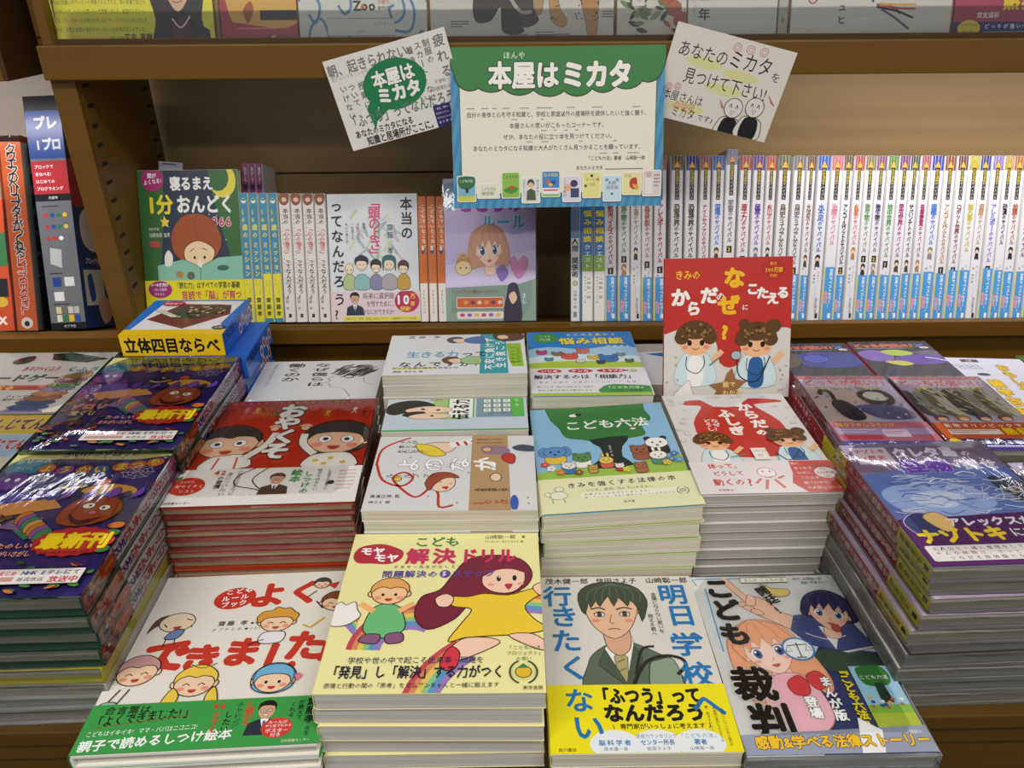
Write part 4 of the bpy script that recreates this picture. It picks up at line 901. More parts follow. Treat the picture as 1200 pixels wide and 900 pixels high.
def art_puzzle():
    A = Art(100, 130, '8f8ab0')
    A.P([(-2, 4), (102, 2), (102, 30), (-2, 26)], '8a7494').B([(-5, 34), (20, 26), (60, 24), (105, 26), (105, 66), (60, 72), (20, 70), (-5, 60)], '6c86c4').B([(4, 44), (30, 36), (60, 40), (70, 56), (40, 66), (10, 60)], 'a9c1e8').B([(20, 48), (40, 44), (54, 50), (40, 58), (24, 56)], 'd8e4f4')
    A.R(5, 3, 25, 16, 'ded2da').T('ナゾトキ', 7, 7, 6, 'c83a5c', b=.03, fit=21).T('×歴史', 9, 13, 6, 'c83a5c', b=.03, fit=17)
    A.T('クレタ島', 32, 9, 13, 'e9e6f2', b=.05, fit=44).T('の', 78, 11, 7, 'e9e6f2', b=.04).T('怪物', 30, 22, 16, '7a4cc0', b=.05, o=.02, oc='c8bce8', fit=34).T('を', 65, 22, 6, 'e9e6f2', .03).T('探せ', 71, 22, 12, 'e9e6f2', b=.05, fit=25)
    A.B([(80, 34), (96, 36), (104, 50), (98, 60), (84, 52)], '3c4658', ol='222').E(90, 45, 5, 4, 'c8ccd4', ol='333').E(90, 45, 2.4, 2.4, '8a5a3c')
    for i in range(70): A.L([(u := rnd.uniform(2, 80), w_ := rnd.uniform(30, 62)), (u + rnd.uniform(4, 12), w_ + rnd.uniform(-3, 3)), (u + rnd.uniform(10, 20), w_)], rnd.uniform(.4, 1.3), rnd.choice(['dfe8f8', 'b8ccec', '8aa4dc', '5c78c0', 'f2f4fc']), 2)
    for i in range(9): A.L([(30 + i * 7, 40 + (i % 3) * 6), (40 + i * 7, 46 + (i % 2) * 8), (52 + i * 6, 42)], .5, 'dfe6f6', 3)
    A.P([(-2, 67), (102, 63), (102, 102), (-2, 102)], '5c2a6a')
    A.B([(3, 68), (14, 62), (24, 66), (22, 76), (10, 80), (4, 76)], '3c4a7a', ol='d8c8e8').B([(16, 66), (26, 62), (32, 70), (24, 77)], 'e8c88a', ol='6a4a30')
    A.T('アレックスが迷', 28, 70, 9, 'f0eaf4', b=.04, fit=62).T('ナゾトキ', 4, 80, 14, 'f0d83c', b=.05, rot=-2, fit=54).T('にいどむ!', 60, 78.5, 9, 'f0eaf4', b=.03, fit=36)
    A.R(3, 86.5, 94, 10.5, 'ece6e4', 1.5).T('主人公と一緒に推理をして、ナゾを解く。', 6, 88.6, 3.4, '3a3048', .015, fit=86).T('そんな体験は、きっと主体的な学びに', 6, 91.8, 3.4, '8a2c4c', .015, fit=86).T('つながる原体験となるでしょう。', 12, 95, 3.4, '3a3048', .015, fit=74)
    return A


def spine_puzzle(n=0):
    A = Art(15, 172, 'a8202c')
    A.R(0, 0, 15, 12, 'e0cc20').T('A', 4, 5, 7, '222', .03).T('クレタ島の怪物を探せ', 7.5, 16, 9.5, 'ecdfe0', b=.03, v=1, fit=92)
    A.R(0, 70, 15, 30, 'ded024').T('謎を解き明かせ', 7.5, 72, 6.6, '2a2614', b=.02, v=1, fit=34).R(5, 94, 5.6, 4, '2a2614')
    return A


def art_versus(kind):
    A = Art(100, 142, 'bdb4cc')
    A.P([(0, 0), (100, 0), (100, 5), (0, 5)], 'c8606a').T('角川まんが科学シリーズ', 20, 2.4, 3, 'f4e8e8', .01, fit=50)
    A.T('どっちが強い!?', 2, 10, 13, 'cf3344', b=.05, o=.05, oc='f3e8ee', fit=96)
    if kind == 1:
        A.B([(0, 20), (40, 18), (60, 30), (50, 62), (0, 66)], 'c8b4b0').L([(12, 27), (16, 22), (24, 24), (24, 34), (22, 42)], 5, '2e3040', 4).B([(18, 40), (30, 36), (40, 44), (44, 60), (30, 64), (20, 56)], '2e3040').B([(52, 30), (60, 22), (84, 22), (90, 34), (80, 44), (60, 42)], '3a3c44').B([(58, 30), (66, 24), (80, 26), (80, 36), (66, 36)], 'd8d8cc').B([(40, 46), (60, 42), (90, 46), (96, 60), (60, 62)], '5a6088')
        for i in range(30): A.E(rnd.uniform(2, 98), rnd.uniform(22, 62), rnd.uniform(1, 4), rnd.uniform(.6, 2), rnd.choice(['c8c0e0', '8a90b8', 'd8d0d8', '9a98b0', '4a4c5c']), rnd.uniform(-60, 60), n=7)
        A.L([(12, 27), (16, 22), (24, 24), (24, 34), (22, 42)], 5, '2e3040', 4).B([(18, 40), (30, 36), (40, 44), (44, 60), (30, 64), (20, 56)], '2e3040').E(13, 27, 3, 2.4, '2e3040')
        A.T('クロヒョウ VS ユキヒョウ', 12, 19, 6, 'e4da40', b=.03, o=.04, oc='2a3038', fit=74)
    else:
        for i in range(9): A.B([(i * 11 - 4, 24 + (i % 2) * 3), (i * 11 + 6, 22), (i * 11 + 10, 40), (i * 11 + 12, 58), (i * 11 - 2, 50)], ('5a5a5e', '9a9890', '6f6a5c', 'c4c0b8', '4a4c52')[i % 5], ol='d8d078' if i % 3 == 0 else None)
        for i in range(46): A.E(rnd.uniform(2, 98), rnd.uniform(24, 56), rnd.uniform(1, 5), rnd.uniform(.6, 1.6), rnd.choice(['d8d4c8', '3a3c40', '8a8478', 'e4dca0', '5c5448']), rnd.uniform(30, 70), n=7)
        for q in (22, 48, 74): A.L([(q, 22), (q + 12, 40), (q + 20, 58)], 1, 'ece49a')
        for i in range(4): A.E(14 + i * 22, 60, 7, 5.4, ('8a4a50', 'b8884a', '7a4a60', '9a5a44')[i], ol='3a2a30').E(14 + i * 22, 61.6, 5, 3.6, 'e8c8ac')
        A.T('動物オリンピック大激突', 16, 19, 6, 'e4da40', b=.03, o=.04, oc='2a3038', fit=74)
    B = Art(100, 142, 'c4788c' if kind == 1 else 'c8602c', 66)
    if kind == 1:
        B.T('描き下ろしコミック', 6, 70, 7, 'f0e060', b=.03, o=.03, oc='a03a4a', fit=60).R(2, 74, 96, 8, 'b8a4c4').R(4, 83, 40, 5, 'c8506a').R(48, 76, 26, 9, 'e8d8e8', 2).D(6, 76, 36, 2, 'f4f0f4', 4, 1.2).D(50, 78, 20, 2, 'c8506a', 3, 1).R(0, 90, 100, 10, '5a5ab0').T('どっちが強い!?', 4, 94, 6, 'e8e4f4', .02)
    else:
        B.T('動物オリンピックで', 8, 70, 7, 'f6efe4', b=.03, fit=80).R(8, 74.6, 52, 6, 'ece0d8').D(10, 76, 46, 2, '8a4a3a', 3, 1).T('熱狂', 62, 77, 12, 'e8d020', b=.05, fit=28).T('しよう!', 80, 83, 5, 'fff', .02).R(0, 86, 100, 14, '2c2c78').T('とっちが強い!? 最強王は誰だ?', 10, 90, 5, 'ece8f0', .02, fit=84).E(6, 90, 7, 6, 'e8d020').R(30, 93, 66, 4, '4a4aa8').D(32, 94, 60, 1, 'fff', 3, 2)
    return A, B


def spine_versus():
    A = Art(12, 170, 'a82c34')
    A.T('どっちが強い!?', 6, 6, 8, 'e8ccd0', b=.03, v=1, fit=80).R(0, 66, 12, 34, 'd8cc28').T('新刊コミック', 6, 69, 5, '4a3c10', .02, v=1, fit=40)
    return A


def art_versusx(c):
    A = Art(100, 142, '15151f')
    A.T('どっちが強い!?', 3, 11, 13, 'c83a34', b=.05, o=.05, oc='e8b04a', fit=78).T('X', 80, 11, 17, '3a6ca8', b=.05, o=.03, oc='0c1830').E(90, 17, 6, 3.6, 'd8c8c8').T('4', 88.6, 17, 5, 'b82c3c', .03)
    A.R(0, 17, 74, 2.6, '4a4a54').D(4, 17.6, 66, 1, 'b0a8b0', 3, 1.4)
    if c: A.B([(20, 34), (44, 24), (90, 26), (104, 40), (90, 60), (30, 60)], '27338c').E(44, 40, 14, 11, '3c4cb8', ol='8898e0').B([(-4, 24), (20, 26), (24, 44), (10, 60), (-4, 56)], '5a4a34')
    else: A.B([(0, 30), (20, 22), (40, 30), (36, 48), (10, 50)], '7a5ab0').B([(30, 26), (50, 22), (70, 30), (56, 38), (40, 36)], 'a8c048').B([(40, 44), (70, 34), (100, 36), (96, 56), (50, 60)], '5a3aa0').B([(66, 30), (90, 24), (104, 30), (90, 36)], '5a5c64').L([(78, 42), (90, 46), (100, 52)], 2, 'e8ecf8', 2).B([(24, 52), (44, 50), (56, 58), (40, 62)], 'c8c038')
    return A


def art_trivia():
    A = Art(100, 142, 'd8d8e8')
    A.R(22, 2.6, 22, 4.4, '4a2c20').T('文庫', 28, 4.8, 4, 'e8c8a8', .02)
    for i in range(14): A.L([(8 + i * 2.2, 10 + (i % 3) * 3), (12 + i * 2.2, 14 + (i % 2) * 5)], .7, '55504c')
    A.T('おもしろ大', 66, 10, 15, 'e4b81c', b=.05, o=.04, oc='3a3010', v=1, fit=74).T('雑学百科', 38, 34, 17, 'ecc01c', b=.05, o=.045, oc='3a3010', v=1, fit=76).E(34, 27, 8, 3, '2c4a58')
    return A


def art_jungle():
    A = Art(100, 142, '3a5c24')
    for i in range(40):
        x, y = rnd.uniform(0, 100), rnd.uniform(0, 100)
        A.P([(-1, 0), (0, -.22), (1.1, 0), (0, .22)], rnd.choice(['4c7a2c', '2c4a1c', '6a9038', '5a8430', '243a18']), (x, y, rnd.uniform(9, 18), rnd.uniform(-60, 60)))
    A.E(30, 12, 6, 5, 'b02c24', ol='5a1410')
    return A


def art_work():
    A = Art(100, 140, 'dcdde0')
    A.T('なぜ僕らは', 55 - 6, 5, 14, '1c1a18', b=.015, v=1, fit=84).T('働くのか', 27, 5, 15, '1c1a18', b=.015, v=1, fit=66).T('君が幸せになるために考えてほしい大切なこと', 10, 8, 3.4, '55534e', .0, v=1, fit=80)
    A.L([(62, 40), (58, 46), (60, 52), (56, 56), (60, 58), (62, 66), (72, 70), (80, 90)], .5, '333', 3).L([(86, 44), (88, 56), (96, 62)], .5, '333', 3)
    for i in range(130):
        a, q = rnd.uniform(0, 6.28), rnd.uniform(0, 1) ** .5; x, y = 80 + 17 * q * math.cos(a), 24 + 14 * q * math.sin(a)
        A.L([(x, y), (x - 5, y + 5 + rnd.uniform(0, 3))], .8, rnd.choice(['1c1a1a', '2c2a2a', '403c3a']))
    A.L([(60, 22), (64, 24), (66, 30)], .7, '222', 2).E(74, 44, 3.2, 4, 'd0d0d0', ol='222')
    return A


# ---------------------------------------------------------------- shelf books
def art_bedtime():
    A = Art(100, 128, '27344e')
    A.P([(-2, -2), (26, -2), (24, 30), (18, 60), (10, 101), (-2, 101)], '356a34', sm=1).P([(70, -2), (102, -2), (102, 70), (90, 60), (82, 40), (74, 16)], '356a34', sm=1)
    A.P(arc(85, 7, 13, -60, 140, f=.85) + arc(80, 5, 11, 130, -50, f=.8), 'ecd84c').E(15, 6, 11.5, 9.4, 'b02c78').T('頭が', 10, 3.4, 4.6, 'fff', .015).T('よくなる!', 6, 8, 4.4, 'fff', .015, rot=-6, fit=19)
    A.T('寝るまえ', 32, 8.6, 12, 'f4f4ee', b=.035, fit=43).T('1', 8, 22, 17, 'f0e030', b=.05).T('分', 17, 22, 17, 'f0e030', b=.045).T('おんどく', 37, 22, 16, 'f4f4ee', b=.045, fit=58).T('366', 72, 33.4, 10, 'c82c5c', b=.04, o=.045, oc='fff', fit=20).P([(24, 29), (26, 32), (29, 32.4), (27, 34.6), (28, 37), (24.6, 35.6), (21, 37), (22, 34), (20, 32), (23, 32)], 'ecd84c')
    for i in range(14): A.E(rnd.uniform(20, 92), rnd.uniform(28, 55), .6, .6, 'e8e4c0', n=6)
    A.B([(32, 54), (30, 42), (40, 31), (56, 28), (72, 32), (80, 43), (78, 52), (66, 60), (44, 60)], 'a2501f', ol='3a2010').B([(42, 57), (44, 50), (56, 46), (70, 50), (72, 56), (62, 64), (50, 64)], 'f4d6a8', ol='3a2010').L([(57, 28), (54, 36), (56, 44)], .5, '6a3014', 2).E(52, 57, 1.2, 1.4, '222').E(62, 57, 1.2, 1.4, '222').L([(48, 53), (52, 51)], .6, '3a2010').L([(60, 51), (65, 52)], .6, '3a2010')
    A.P([(14, 62), (40, 58), (57, 63), (76, 57), (100, 56), (102, 74), (14, 74)], '8cc4ae', ol='3a5a50', sm=1).L([(57, 63), (57, 73)], .6, '3a5a50').P([(54, 62), (57, 58), (60, 61), (58, 64)], 'f4f0e4').E(36, 68, 4, 3, 'b08a4c').E(47, 69, 4, 3.4, '6a6a5a').E(80, 64, 6, 2.4, '3f6a5c').B([(22, 56), (26, 52), (30, 56), (28, 62), (22, 62)], 'f0ece4').R(8, 46, 10, 4, 'b84c44').T('脳科学者', 8, 38, 2.6, 'e8e8e0', 0).T('加藤俊徳 監修', 8, 42, 4, 'f0f0e8', .01, fit=21)
    B = Art(100, 128, 'ece01c', 72)
    B.E(15, 78, 12, 7.4, 'a82c78').T('4～8才向け', 6, 74.8, 3.6, 'fff', .02, fit=18).T('1日1分音読', 8, 78, 2.6, 'fff', .01).T('かんたん', 9, 81, 2.6, 'fff', .01)
    B.T('「読む力」はすべての学習の基礎', 30, 75.4, 6, '26261c', b=.02, fit=66).T('音読で「脳」が育つ', 36, 82, 8, 'c82c5c', b=.03, fit=62)
    for i, c in enumerate(('2c6a3c', 'b8402c', '22284c')): B.R(34 + i * 22, 87, 20, 12, 'e8ece0', 1, c, .6).R(34 + i * 22, 87, 20, 4, c).T(('おもしろいから', '毎日できるから', '考える力がつく')[i], 35 + i * 22, 89, 2.4, 'fff', .01, fit=18).D(36 + i * 22, 92.4, 16, 3, '4a5a4a', 2.6, .8)
    man(B, 10, 90, 4, suit='e8e8ea', tie='8a8a90', glasses=False); B.D(19, 88, 11, 4, 'a86a20', 3, 1)
    return A, B


def art_clever():
    A = Art(100, 133, 'dfe3e8')
    for i in range(40): A.L([(x0 := rnd.uniform(30, 75), y0 := rnd.uniform(12, 52)), (x0 + rnd.uniform(-14, 14), y0 + rnd.uniform(4, 12))], rnd.uniform(1.4, 3), rnd.choice(['b4ccc8', '9ab8c0', 'c8d4ac', 'd8dcb8', 'a8c0d0', 'd8b8d0']), 1)
    A.T('本当の', 88, 2, 14, '14120f', b=.012, v=1, fit=45).T('「頭のよさ」', 52, 2, 14, 'd84a84', b=.02, v=1, fit=66).T('ってなんだろ', 10, 3, 14, '14120f', b=.012, v=1, fit=94).T('齋藤 孝', 69, 23, 7.4, '3a3a38', .005, v=1, fit=32)
    for i, s_ in enumerate(('勉強と', '人生に役立つ', '一生使える', 'ものの考え方')): A.T(s_, 40 - i * 6.4, 22, 3.6, '4a5a68', 0, v=1)
    for x, y, h, c, cl in ((22, 58, 'bald', '4a4030', 'b8c890'), (36, 54, 'short', '28243a', '8cc0b8'), (52, 57, 'short', '2a2624', '8a88b0'), (67, 54, 'bob', '2f6c74', 'b0a8b0'), (83, 58, 'short', '5a3034', 'c8a040')):
        r = 7.6 if y < 56 else 6
        A.B([(x - r, 74), (x - r * 1.1, 66), (x, 62), (x + r * 1.1, 66), (x + r, 74)], cl, ol='555').E(x, y, r * .8, r * .95, 'f4dcc4', ol='4a3428', ow=.4)
        if h != 'bald': A.B([(x - r * .9, y + (6 if h == 'bob' else 1)), (x - r * .95, y - 4), (x, y - 6.6), (x + r * .95, y - 4), (x + r * .9, y + (6 if h == 'bob' else 1)), (x + r * .6, y - 1.6), (x - r * .6, y - 2)], c, ol='333', ow=.4)
        A.E(x - 2.2, y + 1, .6, .8, '222', n=8).E(x + 2.2, y + 1, .6, .8, '222', n=8).L([(x - 1.4, y + 4), (x + 1.4, y + 4)], .5, 'a05048')
    B = Art(100, 133, 'ead3da', 76)
    B.T('う', 10, 77, 14, '14120f', b=.012, v=1).T('?', 10, 89, 13, '14120f', b=.012, v=1); man(B, 27, 82, 6); B.T('将来に選択肢', 36, 79.6, 7, '2a2a30', .01, fit=36).T('を残すために、', 40, 86, 7, '2a2a30', .01, fit=34).T('今なにができるか?', 35, 92.4, 6.4, '2a2a30', .01, fit=38)
    B.E(86, 84, 14, 12, 'c02c50').T('10', 73, 82.6, 13, 'fff', b=.04, fit=17).T('万', 90, 80, 6, 'f0e040', .03).T('部', 90, 86, 5, 'f0e040', .03).T('突破!', 78, 90, 5.4, 'f0e040', .03).R(14, 96, 86, 3.4, 'ece04c').T('学校に行く意味、勉強の目的のすべて、人間関係のコツを伝授', 16, 97.8, 2.8, '333', .005, fit=80)
    return A, B


def art_heart():
    A = Art(100, 140, 'dcd4ec')
    A.P([(0, 0), (100, 0), (100, 50), (0, 60)], 'cfc4e4').B([(0, 4), (14, 4), (16, 16), (6, 22), (-2, 18)], '8ab4d8')
    A.T('こころの', 14, 16, 22, 'b04cb8', b=.05, o=.04, oc='f4ecf8', fit=72).T('ルール', 40, 30, 15, '4aa8c8', b=.05, o=.04, oc='fff', fit=50).T('伊藤美奈子', 70, 38, 3.4, '5a5aa0', .01)
    manga(A, 48, 48, 20, 'd8a488', 'a87058', '2c6c90', rot=-4, hair='bob', ol='8a5a48', eyes=1.2)
    A.B([(72, 60), (76, 54), (81, 58), (87, 54), (92, 60), (81, 70)], 'e094c8', ol='c060a8').E(20, 62, 9, 7, 'f0dcae', ol='8a6a40').E(17, 62, .8, 1, '333').E(23, 62, .8, 1, '333').B([(12, 58), (20, 52), (29, 58), (20, 57)], 'c8985c').L(arc(20, 53, 6, 0, 360, f=.3), .8, 'e8c850').B([(56, 64), (64, 60), (70, 66), (62, 72)], '9a7cc8')
    A.P([(0, 76), (80, 74), (100, 70), (100, 100), (0, 100)], '8fa89c', sm=1)
    B = A
    B.B([(68, 80), (70, 74), (78, 73), (82, 80), (84, 100), (64, 100)], '3a3048').B([(70, 82), (76, 79), (79, 84), (74, 88)], 'f0d0b8').T('ハイブロウ☆気分のペンケース', 12, 79, 4, 'a83c4c', .02, fit=46)
    B.R(12, 83, 52, 7.4, 'd8703c', 1, 'e8e8e4', .8)
    for i in range(6): B.E(22 + i * 7.6, 86.6, 2.6, 2, ('e8b04c', '8a3c5c', 'f0d8c0')[i % 3], n=9)
    B.R(12, 93, 52, 5.4, 'e6dce0', 1.5)
    for i in range(6): B.E(18 + i * 8, 95.6, 2.8, 1.8, ('c84c6c', '8a6cb0', 'e8c04c')[i % 3], n=9)
    B.T('まも', 87, 80, 6, 'e8ecf4', .03, v=1, o=.03, oc='3a6ca8')
    return B


def art_straight():
    A = Art(100, 140, '5a86cc')
    A.R(62, 0, 30, 26, 'd8dcec').D(66, 4, 22, 4, '6a6a88', 6, 1).B([(10, 4), (24, 2), (28, 20), (12, 24)], '7a80a8').B([(50, 34), (62, 30), (70, 46), (54, 50)], 'b0a0c0').R(0, 50, 100, 50, 'ddd622').D(8, 56, 70, 4, '55501c', 8, 2.4).B([(52, 76), (70, 74), (80, 90), (56, 94)], 'a8a8a0').D(8, 90, 40, 2, '55501c', 8, 2)
    return A


def sp_bed():
    A = Art(12, 215, 'e8e6ee'); A.R(0, 0, 12, 22, 'c03c90').T('頭が', 6, 2, 6, 'fff', .02, v=1).T('よく', 6, 8, 6, 'fff', .02, v=1).T('寝るまえ1分おんどく', 6, 12, 9, '2a3a80', .03, v=1, fit=120)
    return A


def sp_mission(dark):
    A = Art(13, 188, '3c8cae'); A.E(6.5, 6, 4, 3.6, 'eef0e0').R(3.5, 4.6, 6, 1.2, '3a6a50').T('10歳の', 6.5, 11.5, 9.5, 'e8dc4c', b=.02, v=1, fit=44).T('ミッション', 6.5, 37, 9, 'f0e46c', b=.015, v=1, fit=52)
    A.R(0, 62 if dark else 66, 13, 38 if not dark else 35, 'ece032').T('キッズ', 4, 66.5, 3, '44421c', .01, v=1).T('ラブすごい人', 9, 67, 2.8, '44421c', .01, v=1, fit=20).T('齋藤孝', 6.5, 80, 8, '26241c', b=.02, v=1, fit=30)
    return A


def sp_strong():
    A = Art(14, 188, 'e6e2dc'); A.B([(1, 0), (13, 0), (13, 6.4), (7, 9), (1, 7)], '8a4a34').E(7, 4.6, 3.6, 3.4, 'e8c0a0')
    A.T('本当の', 8, 11, 8, '3c3432', b=.015, v=1, fit=24).T('「心の強さ」', 8, 25, 8, 'c8423c', b=.02, v=1, fit=44).T('ってなんだろう?', 8, 50, 8, '3c3432', b=.015, v=1, fit=60).T('一生を支える折れないメンタルのつくり方', 2.8, 12, 3, '5a504c', 0, v=1, fit=110).T('齋藤 孝', 4, 80, 5, '5a504c', .01, v=1).R(5, 93.5, 4, 3, '3c3432')
    return A


def sp_hope():
    A = Art(12, 188, 'd8702a'); A.T('こどもでいたくない', 8, 6, 7, 'f2ece4', .015, v=1, fit=66).T('ちょっとだけ', 3.4, 7, 4, 'f2ece4', .01, v=1, fit=34).E(6, 43, 3, 4.6, '3c4a80').R(4, 39, 4, 3.6, 'e8e4dc').R(0, 69, 12, 31, 'ebe7e0').T('きもちマジック', 6, 74, 5, '4a4440', .015, v=1, fit=38)
    return A


def sp_human():
    A = Art(12, 188, 'e6e6e6'); A.R(0, 0, 12, 38, '6a96c8').T('まっすぐ', 6, 14, 9, 'd87a6a', .02, v=1, fit=42).T('人間', 6, 38, 9.6, '14120f', b=.03, v=1).T('関係術', 6, 52, 9.6, '14120f', b=.03, v=1).E(6, 71.5, 3.6, 3.6, 'c8c870', ol='555').T('山崎聡一郎', 6, 76, 5, '3a3a3a', .01, v=1, fit=28).R(3.4, 93, 5, 4, '8a8a8a')
    return A


def sp_quest():
    A = Art(11, 210, '2c78c0'); A.T('こども六法', 5.5, 2, 6, 'fff', .02, v=1, fit=40).T('悩み相談', 5.5, 24, 9.4, 'ecd83c', b=.04, o=.03, oc='2a3c5c', v=1, fit=48).R(0, 55, 11, 11, '8cb43c').T('クエスト', 5.5, 47.4, 7.4, 'f4f4f0', b=.03, o=.03, oc='3a5a3a', v=1, fit=36)
    A.R(0, 66, 11, 34, 'e8e8e4').T('山崎聡一郎', 7, 69, 5, '3a3a3a', .01, v=1, fit=34).T('藤良タツ文 ネコ絵', 2.8, 69, 2.8, '3a3a3a', 0, v=1, fit=40)
    return A


NUM = {}


def sp_comic(t, c, num, cap, belt, fig):
    A = Art(17, 232, 'dddce0')
    A.R(0, 0, 17, 8.6, cap)
    for i in range(3): A.R(3 + i * 5, 0, 1.1, 8, 'c0b0a8' if i % 2 else 'a8a098')
    A.P([(8.5, 2.6), (13.6, 7), (3.4, 7)], 'e8a838', ol='3a2810', ow=.8)
    A.R(5.4, 7.2, 6.6, 19, '1e1a14', 1).T('科学漫画', 8.7, 7.8, 5, 'e8c832', b=.02, v=1, fit=18).T('サバイバル', 8.7, 15.6, 4.8, 'e8dcc8', b=.02, v=1, fit=24)
    n = len(t) + 6
    L_ = min(7.5 * n, 84) * (1 if n > 8 else .95)
    A.T(t, 8.6, 29, 10 if n < 12 else 8.4, c, b=.035, v=1, fit=L_ * len(t) / n, sx=.98 if n < 12 else 1.1)
    A.T('のサバイバル', 8.6, 29 + L_ * len(t) / n / 2.32, 7.6, c, b=.035, v=1, fit=L_ * 6 / n)
    y = 31 + L_ / 2.32
    if num: A.R(4.4, y, 8.4, 4, '241c10').T(num, 6.2, y + 2, 8, 'f0d85c' if num != '1' else 'f4ece0', .03); y += 5.5
    if fig and y < 66:
        f = {'b': '4a3a30', 'g': '8a8478', 'o': 'b07a40', 'k': '2a2a34', 's': '5a7a9a'}[fig]
        A.E(8.5, y + 2, 3.4, 3.2, 'ecc8a4', ol=f, ow=.6, n=12).B([(5, y + 2), (5.4, y), (8.5, y - .8), (12, y), (12, y + 2), (8.5, y + .8)], f).B([(6, y + 3.4), (11, y + 3.4), (12, y + 7), (8, y + 6.6), (5, y + 7)], f)
    A.T('文 ゴムドリ', 11.4, 66, 3.4, '4a4644', .01, v=1, fit=24).T('絵 韓賢東', 5.4, 67, 3.4, '4a4644', .01, v=1, fit=24)
    if belt:
        A.R(0, belt, 17, 100 - belt, '4b97d4').R(0, belt, 1.4, 100 - belt, 'e8dc3c').T('世界でベストセラー!', 11.5, belt + 1, 6, 'e8f0f8', .02, v=1, fit=56).T('映画化', 5.6, belt + 15, 5.6, 'e84a6a', b=.03, o=.03, oc='f6f0f4', v=1, fit=18)
    else: A.T('Survival Comic', 8.6, 78, 2.8, '4a4644', 0, rot=90, fit=34).T('朝日新聞出版', 11, 86, 3.6, '4a4644', .01, v=1, fit=22)
    A.R(10.4, 95.6, 4.2, 3, '2a2622' if not belt else 'f0f0f0')
    return A


COMICS = [  # title, ink, volume, cap, belt top, figure, cap in words, ink in words
    ('新型ウイルス', 'a8303c', '1', 'a84848', 72, 'b'), ('微生物', '3f8a3c', '1', '4a6a3c', 72, 'o'), ('干潟', '9a8468', '', '7a7a80', 0, 'k'), ('異常気象', 'a86448', '1', '8a4a40', 73, 'b'),
    ('アレルギー', 'a8303c', '1', 'b04c44', 73, 'k'), ('恐竜世界', '4a4a20', '1', '5c5030', 0, ''), ('恐竜世界', '3c2a22', '2', '2c3a8c', 71, ''), ('ナイトサファリ', 'a84c54', '1', '94505c', 71, 'g'),
    ('深海', '2f6cc0', '', '2460b0', 72, 'b'), ('宇宙', '5c6068', '3', '7c88a8', 74, ''), ('原子力', 'b02c44', '1', 'a83848', 72, ''), ('極寒', '6a3c9c', '', '5c2c90', 70, 's'),
    ('火山', 'b8402c', '', 'b04428', 68, 'b'), ('自然史ミュージアム', '6a6440', '1', '5c6438', 71, ''), ('自然史ミュージアム', '6c6c64', '2', '6a6a68', 71, ''), ('大洪水', '8a4c28', '', '5a3428', 72, 'b'),
    ('水不足', '2c64b8', '', '2454b0', 0, 'k'), ('治療', 'd87c90', '', 'c85c74', 67, ''), ('アンコールワット', '1e1a18', '2', '4c3c20', 72, 'g'), ('火星', 'cc6c3c', '', 'a8342c', 0, 'o'),
    ('微生物', '6a9458', '1', '6c6c3c', 72, 'k'), ('微生物', '4c3c60', '2', '74406c', 72, 'g'), ('地中世界', '4c8c3c', '1', '4c7c2c', 72, 'o'), ('昆虫世界', 'a02c70', '', '6c2c6c', 72, 'b'),
    ('サバンナ', '26321e', '', '26482c', 71, 'b'), ('有害物質', 'a02c60', '', '9c3c5c', 71, 'o'), ('南極', '3c6cc8', '', '2434a0', 70, 'g'), ('アンコールワット', 'a88440', '1', '7c3c1c', 71, 'g'),
    ('ロボット世界', '7c2c3c', '1', '5c2c30', 69, ''), ('無人島', 'b8ac2c', '', 'a8a034', 69, ''), ('洞窟', 'b08860', '', '26347c', 0, 'k'), ('アレルギー', '6c6cb8', '2', '7c6cb0', 68, 'o'),
    ('砂漠', '1c1814', '', 'a88c34', 69, ''), ('地震', 'a8583c', '', 'a05c24', 70, 'k'), ('アマゾン', '22221c', '', '8c4c1c', 70, ''), ('新型ウイルス', '3c5c9c', '2', '4c9c5c', 69, 'g')]


# ================================================================ structure
mobj('floor', boxm('floor', -3, 3, -4, 1.6, -.05, 0, mat('carpet_tile', '5a5650', .9, .2, 'carpet')), kind='structure')
mobj('wall_back', boxm('wall', -3, 3, 1.45, 1.55, 0, 2.9, mat('painted_wall', 'b8b2a4', .8, .3, 'card')), kind='structure')

W1, W2, WT = '6e4c10', '553a0e', 'a88c5e'
tb = empty('display_table', 'brown laminate display table carrying all the piles of books', 'table')
tb.location = (0, .43, 0)
Tm = Matrix.Translation((0, -.43, 0))
for nm, a in (('table_top', (-1.35, 1.35, .43, 1.035, .738, .7535)), ('front_rail', (-1.35, 1.35, .434, .452, .716, .7378)), ('front_panel', (-1.35, 1.35, .438, .456, .42, .7135)),
              ('plinth', (-1.35, 1.35, .47, .49, .001, .4195))):
    mobj(nm, boxm(nm, *a, WOOD(W2), .0012), tb, Tm)
for x in (-1.35, 1.33): mobj('end_panel', boxm('end_panel', x, x + .02, .4565, 1.035, .001, .7378, WOOD(W2)), tb, Tm)

